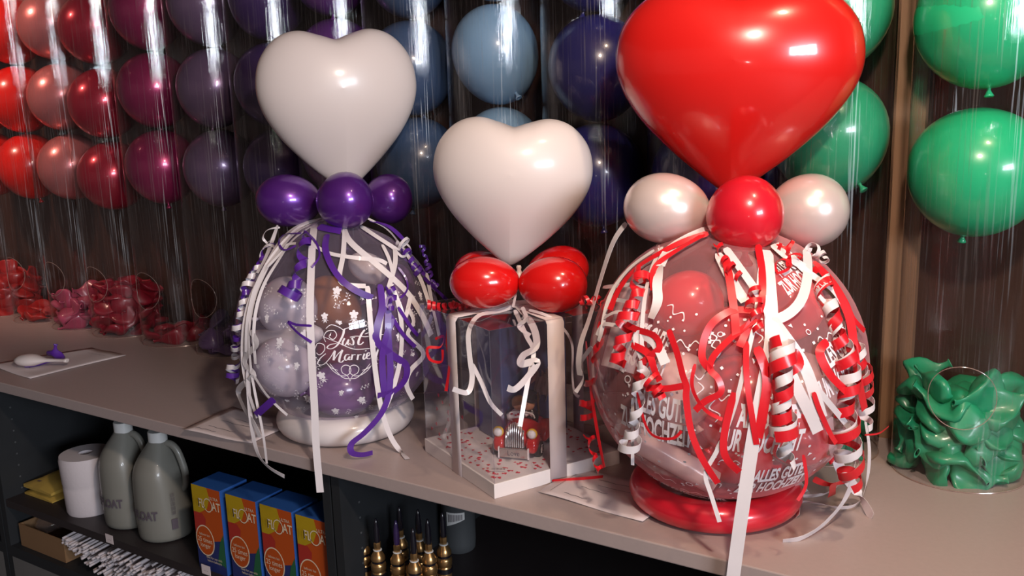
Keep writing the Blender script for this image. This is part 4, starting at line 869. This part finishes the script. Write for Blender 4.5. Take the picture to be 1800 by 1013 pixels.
# ================================================================== papers on the worktop
def paper(name, corners, label, marks, z=.0012):
    P = [on_z(x, y, TOP+z) for x, y in corners]; q = MB(); n = 10; vs = []
    for i in range(n+1):
        for j in range(n+1):
            u, v = i/n, j/n; p = P[0]*(1-u)*(1-v) + P[1]*u*(1-v) + P[2]*u*v + P[3]*(1-u)*v
            p.z += .0012*(1 + math.sin(u*7+v*3)); vs.append(p)
    q.add(vs, [(i*(n+1)+j, (i+1)*(n+1)+j, (i+1)*(n+1)+j+1, i*(n+1)+j+1) for i in range(n) for j in range(n)])
    base = P[0].copy(); q.v = [v - base for v in q.v]; o = q.build(name, MT['paper'], smooth='all'); o.location = base; so = o.modifiers.new('t', 'SOLIDIFY'); so.thickness = .0003
    q = MB()
    for (u0, v0, u1, v1, w_) in marks:
        f_ = lambda u, v: P[0]*(1-u)*(1-v) + P[1]*u*(1-v) + P[2]*u*v + P[3]*(1-u)*v + Vector((0, 0, .0012*(1+math.sin(u*7+v*3)) + .0008)) - base
        A = [];
        for k in range(7):
            t = k/6; u = u0+(u1-u0)*t; v = v0+(v1-v0)*t + (.012*math.sin(k*2.3) if w_ > .0009 else 0); c_ = f_(u, v); s_ = (f_(u, v+.02) - c_).normalized() if abs(u1-u0) > abs(v1-v0) else (f_(u+.02, v) - c_).normalized()
            A += [c_ - s_*w_/2, c_ + s_*w_/2]
        q.add(A, [(2*i, 2*i+1, 2*i+3, 2*i+2) for i in range(6)])
    q.build('handwriting', MT['ink'], o, smooth=False)
    return tag(o, label, 'paper', 'order slips on the worktop')
paper('order_slip', [(-22, 642), (54, 667), (222, 625), (162, 612)], 'pale order slip on the worktop under the uninflated white balloon', [(.3, .85, .8, .85, .0006), (.2, .2, .6, .2, .0011)])
paper('order_slip', [(321, 756), (442, 781), (520, 745), (410, 716)], 'pale order slip left of the purple balloon gift', [(.2, .25, .6, .25, .001), (.2, .5, .8, .5, .001), (.3, .65, .9, .65, .001), (.1, .12, .4, .12, .0011)])
paper('order_slip', [(946, 866), (1130, 919), (1200, 868), (1016, 822)], 'pale order slip between the gift box and the red ring base', [(.08, .1, .08, .95, .0006), (.2, .15, .42, .15, .001), (.25, .45, .5, .45, .001), (.35, .62, .9, .62, .0009), (.3, .78, .8, .78, .0011)])
# limp balloons on the slip
def limp(p0, p1, w0, m, label, z0):
    a_, b_ = on_z(*p0, TOP+z0), on_z(*p1, TOP+z0); D = b_-a_; L0 = D.length; R4 = Matrix.Translation(a_) @ D.to_track_quat('Z', 'Y').to_matrix().to_4x4(); q = MB()
    q.lathe([(0, 0), (w0*.5, L0*.03), (w0*.85, L0*.12), (w0, L0*.25), (w0*.9, L0*.38), (w0*.55, L0*.5), (w0*.3, L0*.6), (w0*.24, L0*.75), (w0*.24, L0*.93), (w0*.33, L0*.96), (w0*.3, L0), (w0*.2, L0)], 28, R4)
    zc = a_.z; q.v = [Vector((v.x, v.y, zc + (v.z-zc)*.62)) for v in q.v]; return tag(q.build('uninflated_balloon', m, smooth='all'), label, 'balloon')
limp((27, 633), (119, 634), .026, MT['white_l'], 'limp white uninflated balloon lying on the slip at the left', .021)
limp((42, 645), (112, 632), .0075, MT['purple_r'], 'thin purple uninflated balloon tucked under the white one', .006)
o = bpy.data.objects.new('uninflated_balloon', CR[2].copy()); o.data.materials[0] = MT['purple_r']; COL.objects.link(o); p = on_z(97, 622, TOP+.02); o.location = (p.x, p.y, TOP + .017); o.rotation_euler = (1.3, .2, .9); o.scale = (.75,)*3
tag(o, 'crumpled purple uninflated balloon behind the limp white one', 'balloon')
# ================================================================== lower shelf, left cabinet
def at_shelf(px, py, z): return on_z(px, py, z)
# tissue roll
p = on_z(163, 893, SH1); r = .062; q = MB(); q.lathe([(.018, .15), (.018, 0), (r*.93, 0), (r*.97, .006), (r, .07), (r*.985, .075), (r*1.01, .08), (r*1.04, .140), (r*1.0, .150), (.018, .151)], 48, cap=False)
o = q.build('tissue_roll', MT['roll'], smooth=True); o.location = (p.x, max(p.y, FE+.02+r), SH1); tag(o, 'big white tissue roll standing on the cabinet shelf beside the jugs', 'roll')
def jug(px, py, label, s=1.0, rzz=0):
    p = on_z(px, py, SH1); j = empty('jug', (p.x, p.y, SH1), rzz)
    q = MB(); n = 40; secs = []
    prof = [(.0, .058), (.004, .064), (.02, .067), (.14, .067), (.165, .064), (.185, .056), (.205, .043), (.222, .029), (.236, .020)]
    vs = []
    for z, r_ in prof:
        for k in range(n):
            a_ = 2*PI*k/n; x, y = r_*math.cos(a_), r_*math.sin(a_)
            if z > .12 and x > 0: x *= 1 - .30*min(1, (z - .12)/.03)*max(0, math.cos(a_))*(1 if z < .21 else .4)
            vs.append((x*s, y*s, z*s))
    fs = [(i*n+k, i*n+(k+1) % n, (i+1)*n+(k+1) % n, (i+1)*n+k) for i in range(len(prof)-1) for k in range(n)] + [tuple(range(n))[::-1]]
    q.add(vs, fs); q.build('body', MT['jug'], j, smooth='all', sub=1)
    q = MB(); q.tube(spl([(.012*s, 0, .222*s), (.030*s, 0, .226*s), (.046*s, 0, .212*s), (.056*s, 0, .185*s), (.062*s, 0, .155*s), (.060*s, 0, .128*s), (.05*s, 0, .115*s)], 6), .0085*s, 12); q.build('handle', MT['jug'], j, smooth='all')
    q = MB(); q.lathe([(.0, .232*s), (.0215*s, .232*s), (.0215*s, .255*s), (.0205*s, .257*s), (0, .257*s)], 40); q.build('cap', MT['cap'], j)
    q = MB(); R0 = .0698*s
    def wrap(t, size, a0, z, sx=1, bold=0):
        vs, fs = text_verts(t, size, sx, 0, bold); q.add([(R0*math.cos(a0 + x/R0), R0*math.sin(a0 + x/R0), z + y) for x, y in vs], fs)
    wrap('HIFLOAT', .029*s, -PI/2 + .05 - rzz, .072*s, .75, .0011); wrap('- -', .012, -PI/2 - .2 - rzz, .10*s); wrap('- -- -', .009, -PI/2-.1-rzz, .05*s)
    for k in range(5): wrap('|||||', .010, -PI/2 + 1.2 - rzz, .12*s - .011*k, .8)
    q.add([(R0*math.cos(-PI/2 + 1.1 + .2*a_ - rzz), R0*math.sin(-PI/2+1.1+.2*a_ - rzz), z) for a_, z in ((0, .035), (1, .035), (1, .060), (0, .060))], [(0, 1, 2, 3)])
    q.build('lettering', MT['ink'], j, smooth=False); return tag(j, label, 'jug', 'milky plastic jugs on the shelf')
jug(236, 914, 'milky plastic jug nearer the tissue roll', 1.0, .25); jug(296, 936, 'milky plastic jug nearer the blue cartons', 1.0, .35)
# cartons
fy = FE + .030
for k, (px, lab) in enumerate(((336, 'leftmost blue and orange carton beside the jugs'), (396, 'second blue and orange carton from the jugs'), (456, 'third blue and orange carton from the jugs'), (519, 'rightmost blue and orange carton by the cabinet divider'))):
    p = on_y(px, 850 + (px-336)*.245, fy); cw, ch, cdp = .090, p.z - SH1, .075
    if k == 0: CH = ch; X0 = p.x
    ch = CH; bx = empty('carton', (p.x, fy, SH1))
    q = MB(); q.box((0, 0, 0), (cw, cdp, ch)); q.build('box', MT['blue_c'], bx, smooth=False, bevel=.001)
    q = MB(); e = -.0006
    def rp(pts, m, d=0): q.add([(x*cw, e - d*.0002, z*ch) for x, z in pts], [tuple(range(len(pts)))], m)
    rp([(0, 0), (1, 0), (1, 1), (0, 1)], 0)
    rp([(0, .30), (1, .42), (1, 1), (0, 1)], 1, 1); rp([(0, .68), (.22, .68), (.5, .75), (.62, .88), (.55, 1), (0, 1)], 2, 2); rp([(0, .30), (.3, .30), (.42, .62), (.30, .68), (0, .68)], 3, 2); rp([(.72, .14), (1, .1), (1, .5), (.85, .38)], 4, 3)
    q.add([(cw*.33 + cw*.33*math.cos(a_*PI/16), e - .0010, ch*.36 + cw*.40*math.sin(a_*PI/16)) for a_ in range(32)], [tuple(range(32))], 5)
    q.add([(cw*.33 + cw*.30*math.cos(a_*PI/16), e - .0012, ch*.36 + cw*.37*math.sin(a_*PI/16)) for a_ in range(32)], [tuple(range(32))], 1)
    q.build('printed_front', [MT[m] for m in ('navy_c', 'or_c', 'yel_c', 'red_c', 'green_c', 'cream_c')], bx, smooth=False)
    q = MB(); X = (1, 0, 0); Z = (0, 0, 1); yy = e - .0016
    flat_text(q, 'HI', .026, (cw*.04, yy, ch*.80), X, Z, .8, m=0, align='LEFT'); flat_text(q, 'FL', .028, (cw*.21, yy, ch*.80), X, Z, .8, .0004, m=1, align='LEFT'); flat_text(q, 'AT', .028, (cw*.70, yy, ch*.80), X, Z, .75, .0004, m=1, align='LEFT')
    q.add([(cw*.56 + r_*math.cos(a_*PI/16), yy, ch*.80 + r_*1.15*math.sin(a_*PI/16)) for a_ in range(32) for r_ in (.0140, .0120)], [(2*a_, 2*a_+1, (2*a_+3) % 64, (2*a_+2) % 64) for a_ in range(32)], 1)
    flat_text(q, 'ULTRA', .010, (cw*.78, yy, ch*.89), X, Z, .9, m=1)
    for t, sz, dz in (('balloons last', .008, .43), ('25 times', .016, .365), ('longer', .015, .30)): flat_text(q, t, sz, (cw*.33, yy, ch*dz), X, Z, .85, m=1)
    flat_text(q, 'ideal for use with', .008, (cw*.6, yy, ch*.17), X, Z, .9, m=1); flat_text(q, 'helium balloons', .008, (cw*.6, yy, ch*.13), X, Z, .9, m=1)
    Y = (0, 1, 0); xx = cw + .0012
    flat_text(q, 'E', .034, (xx, cdp*.5, ch*.84), Y, Z, .8, m=1)
    for t, dz in (('- - --', .62), ('- -', .57), ('-- -', .52), ('- --', .47), ('HI', .2)): flat_text(q, t, .010, (xx, cdp*.5, ch*dz), Y, Z, .9, m=1)
    q.build('lettering', [MT['yel_c'], MT['cream_c']], bx, smooth=False); tag(bx, lab, 'carton', 'blue and orange cartons on the shelf')
# yellow packets
for k, lab in enumerate(('yellow packet at the bottom of the pair beside the tissue roll', 'yellow packet on top of the pair beside the tissue roll')):
    F0, L0_, = on_z(84, 889, SH1), on_z(36, 872, SH1); q = MB(); vs = []; ux = (F0 - L0_); ux.z = 0; wd_ = ux.length; ux.normalize(); uy = Vector((-ux.y, ux.x, 0)); n = 8
    if uy.y < 0: uy = -uy
    for i in range(n+1):
        for j in range(n+1):
            u, v = i/n, j/n; e_ = min(1, 5*min(u, 1-u), 5*min(v, 1-v)); vs.append(L0_ + Vector((0, .012, 0)) + ux*u*wd_ + uy*v*.15 + Vector((0, 0, .006 + k*.022 + .014*e_ + .002*math.sin(u*11+v*9+k))))
    m_ = (n+1)**2; vs += [Vector((v.x, v.y, SH1 + .001 + k*.020)) for v in vs]
    fs = [(i*(n+1)+j, (i+1)*(n+1)+j, (i+1)*(n+1)+j+1, i*(n+1)+j+1) for i in range(n) for j in range(n)]; fs += [tuple(m_ + x for x in f_[::-1]) for f_ in fs]
    edge = [i*(n+1) for i in range(n+1)] + [n*(n+1)+j for j in range(1, n+1)] + [i*(n+1)+n for i in range(n-1, -1, -1)] + [j for j in range(n-1, 0, -1)]
    fs += [(edge[i], edge[i-1], m_+edge[i-1], m_+edge[i]) for i in range(len(edge))]
    q.add(vs, fs); o = q.build('packet', MT['yellow'], smooth=True)
    q = MB(); q.add([vs[(2)*(n+1)+1] + Vector((0, 0, .002)), vs[(3)*(n+1)+1] + Vector((0, 0, .002)), vs[4*(n+1)+5] + Vector((0, 0, .002)), vs[3*(n+1)+5] + Vector((0, 0, .002))], [(0, 1, 2, 3)]); q.build('printed_stripe', MT['dusk'], o, smooth=False)
    tag(o, lab, 'packet', 'yellow packets on the shelf')
# price tags on the shelf edge
for (px, py, lab) in ((187, 951, 'small price tag on the shelf edge below the first jug'), (357, 1006, 'small price tag on the shelf edge below the first carton')):
    p = on_y(px, py, FE + .008); q = MB(); q.box((-.014, -.0008, -.010), (.014, 0, .012)); o = q.build('price_tag', MT['paper'], smooth=False); o.location = (p.x, FE+.0165, p.z); q = MB(); flat_text(q, '- - -', .010, (0, -.0012, 0), (1, 0, 0), (0, 0, 1), .8); q.build('lettering', MT['ink'], o, smooth=False); tag(o, lab, 'price tag', 'price tags on the shelf edge')
# cardboard box with clear bags, on the cabinet bottom
q = MB(); cb = Vector((-2.335, FE+.03, .431)); w_, d_, h_, t = .20, .26, .062, .003
for a_, c_ in (((0, 0, 0), (w_, d_, t)), ((0, 0, t), (w_, t, h_)), ((0, d_-t, t), (w_, d_, h_)), ((0, t, t), (t, d_-t, h_)), ((w_-t, t, t), (w_, d_-t, h_))): q.box(a_, c_)
o = q.build('cardboard_box', MT['cardboard'], smooth=False); o.location = cb; tag(o, 'open brown cardboard box of clear bags at the bottom of the left cabinet', 'box')
rnd = random.Random(8)
for k in range(3):
    q = MB(); q.lathe(egg_prof(.040, .022, 0, 14), 22); q.v = [v + noise.noise_vector(v*60 + Vector((k*5, 0, 0)))*.010 for v in q.v]; o = q.build('plastic_bag', MT['foil'], smooth='all'); o.location = cb + Vector((.05 + .05*k, .06 + .05*k, .052)); tag(o, 'crumpled clear plastic bag inside the cardboard box', 'plastic bag', 'clear bags in the cardboard box')
# bundle of white sticks
n = 0; rnd = random.Random(4); q = MB(); L0 = .30; q.lathe([(.0, 0), (.0022, 0), (.0030, .0004), (.0030, L0), (.0018, L0), (.0018, L0-.003), (0, L0-.003)], 8); o = q.build('balloon_stick', MT['stick']); me = o.data; bpy.data.objects.remove(o)
sx0 = on_y(250, 985, FE+.02)
for k in range(280):
    u = rnd.random(); v = rnd.random(); px = 108 + u*210; py = 946 + (px-108)*.30 + v*56*min(1, .15 + (px-108)/90); p = on_y(px, py, FE + .018 + rnd.uniform(0, .018))
    if p.z > SH1 - .025: p.z = SH1 - .025 - rnd.uniform(0, .03)
    if p.z < .437: p.z = .437 + rnd.uniform(0, .05)
    p.x = max(p.x, -2.2)
    o = bpy.data.objects.new('balloon_stick', me); COL.objects.link(o); o.location = p; d = Vector((-.30 + rnd.uniform(-.02, .02), 1, rnd.uniform(-.01, .03)*0)); o.rotation_euler = (Vector((-.12 + rnd.uniform(-.03, .03), 1, 0))).to_track_quat('Z', 'Y').to_euler()
    tag(o, 'thin white plastic balloon stick in the bundle under the shelf', 'stick', 'white balloon sticks under the shelf')
# ================================================================== right cabinet: nozzles, grey tub
tips = [(635, 900, 1.25), (660, 911, 1.235), (672, 881, 1.32), (695, 914, 1.235), (701, 890, 1.30), (725, 928, 1.215), (734, 895, 1.31), (751, 912, 1.245), (777, 900, 1.28)]
words = ['nearest the divider', 'second in the front row', 'at the back left', 'with purple-tinted tip in the middle of the front row', 'at the back middle', 'standing frontmost', 'at the back right', 'right of the frontmost one', 'beside the grey tub']
for (px, py, y), wd_ in zip(tips, words):
    p = on_y(px, py, y); Hn = p.z - SH2; nz_ = empty('nozzle', (p.x, y, SH2)); t0 = Hn - .050
    q = MB(); q.lathe([(.0052, t0), (.0062, t0 + .006), (.0056, t0 + .028), (.0042, t0+.040), (.0022, Hn-.002), (0, Hn)], 24); q.build('tip', MT['black'] if px != 695 else pr('purple_black_rubber', (.03, .015, .07), .25, coat=.3), nz_)
    q = MB(); q.lathe([(.0065, t0 - .014), (.0072, t0-.013), (.0072, t0-.001), (.006, t0), (0, t0)], 6); q.build('hex_collar', MT['brass'], nz_)
    q = MB(); q.lathe([(.0066, t0-.0165), (.0084, t0-.016), (.0084, t0-.0145), (.0066, t0-.014)], 24); q.build('washer', MT['cap'], nz_)
    q = MB(); z = t0 - .0165; q.lathe([(0, 0), (.013, 0), (.0135, .004), (.0135, z-.046), (.012, z-.043), (.0145, z-.040), (.015, z-.030), (.0138, z-.026), (.011, z-.024), (.011, z-.021), (.0138, z-.019), (.0138, z-.013), (.0105, z-.007), (.0078, z-.002), (.0066, z)], 32); q.build('brass_body', MT['brass'], nz_)
    q = MB(); q.lathe([(.0112, z-.0245), (.0125, z-.024), (.0125, z-.0205), (.0112, z-.020)], 32, cap=False); q.build('rubber_ring', MT['black'], nz_); q = MB(); q.lathe([(.0137, z-.056), (.0150, z-.055), (.0150, z-.047), (.0137, z-.046)], 32, cap=False); q.build('rubber_ring', MT['black'], nz_)
    tag(nz_, 'brass nozzle with dark tip, %s' % wd_, 'nozzle', 'brass inflation nozzles')
p = on_z(808, 962, SH2); tb = empty('tub', (p.x, p.y, SH2)); q = MB(); rt = .036; q.lathe([(0, 0), (rt*.9, 0), (rt*.96, .003), (rt, .02), (rt, .11), (rt*1.04, .112), (rt*1.04, .125), (0, .126)], 40); q.build('body', MT['grey'], tb)
q = MB(); a0 = math.atan2(-p.y, -p.x) - .2; R0 = rt + .0006
def cy(a_, z): return (R0*math.cos(a0 + a_), R0*math.sin(a0 + a_), z)
for i in range(8): q.add([cy(-.55+.14*i, .064+.002*i), cy(-.55+.14*(i+1), .064+.002*(i+1)), cy(-.55+.14*(i+1), .096), cy(-.55+.14*i, .096)], [(0, 1, 2, 3)], 0)
R0 += .0004
for i in range(17):
    a_ = -.42 + .052*i; ww = .02 if i % 3 else .034; q.add([cy(a_, .074 + .001*i*.4), cy(a_+ww, .074+.001*i*.4), cy(a_+ww, .092), cy(a_, .092)], [(0, 1, 2, 3)], 1)
q.build('barcode_label', [MT['cap'], MT['ink']], tb, smooth=False); tag(tb, 'dark grey round tub with white barcode label beside the nozzles', 'tub')
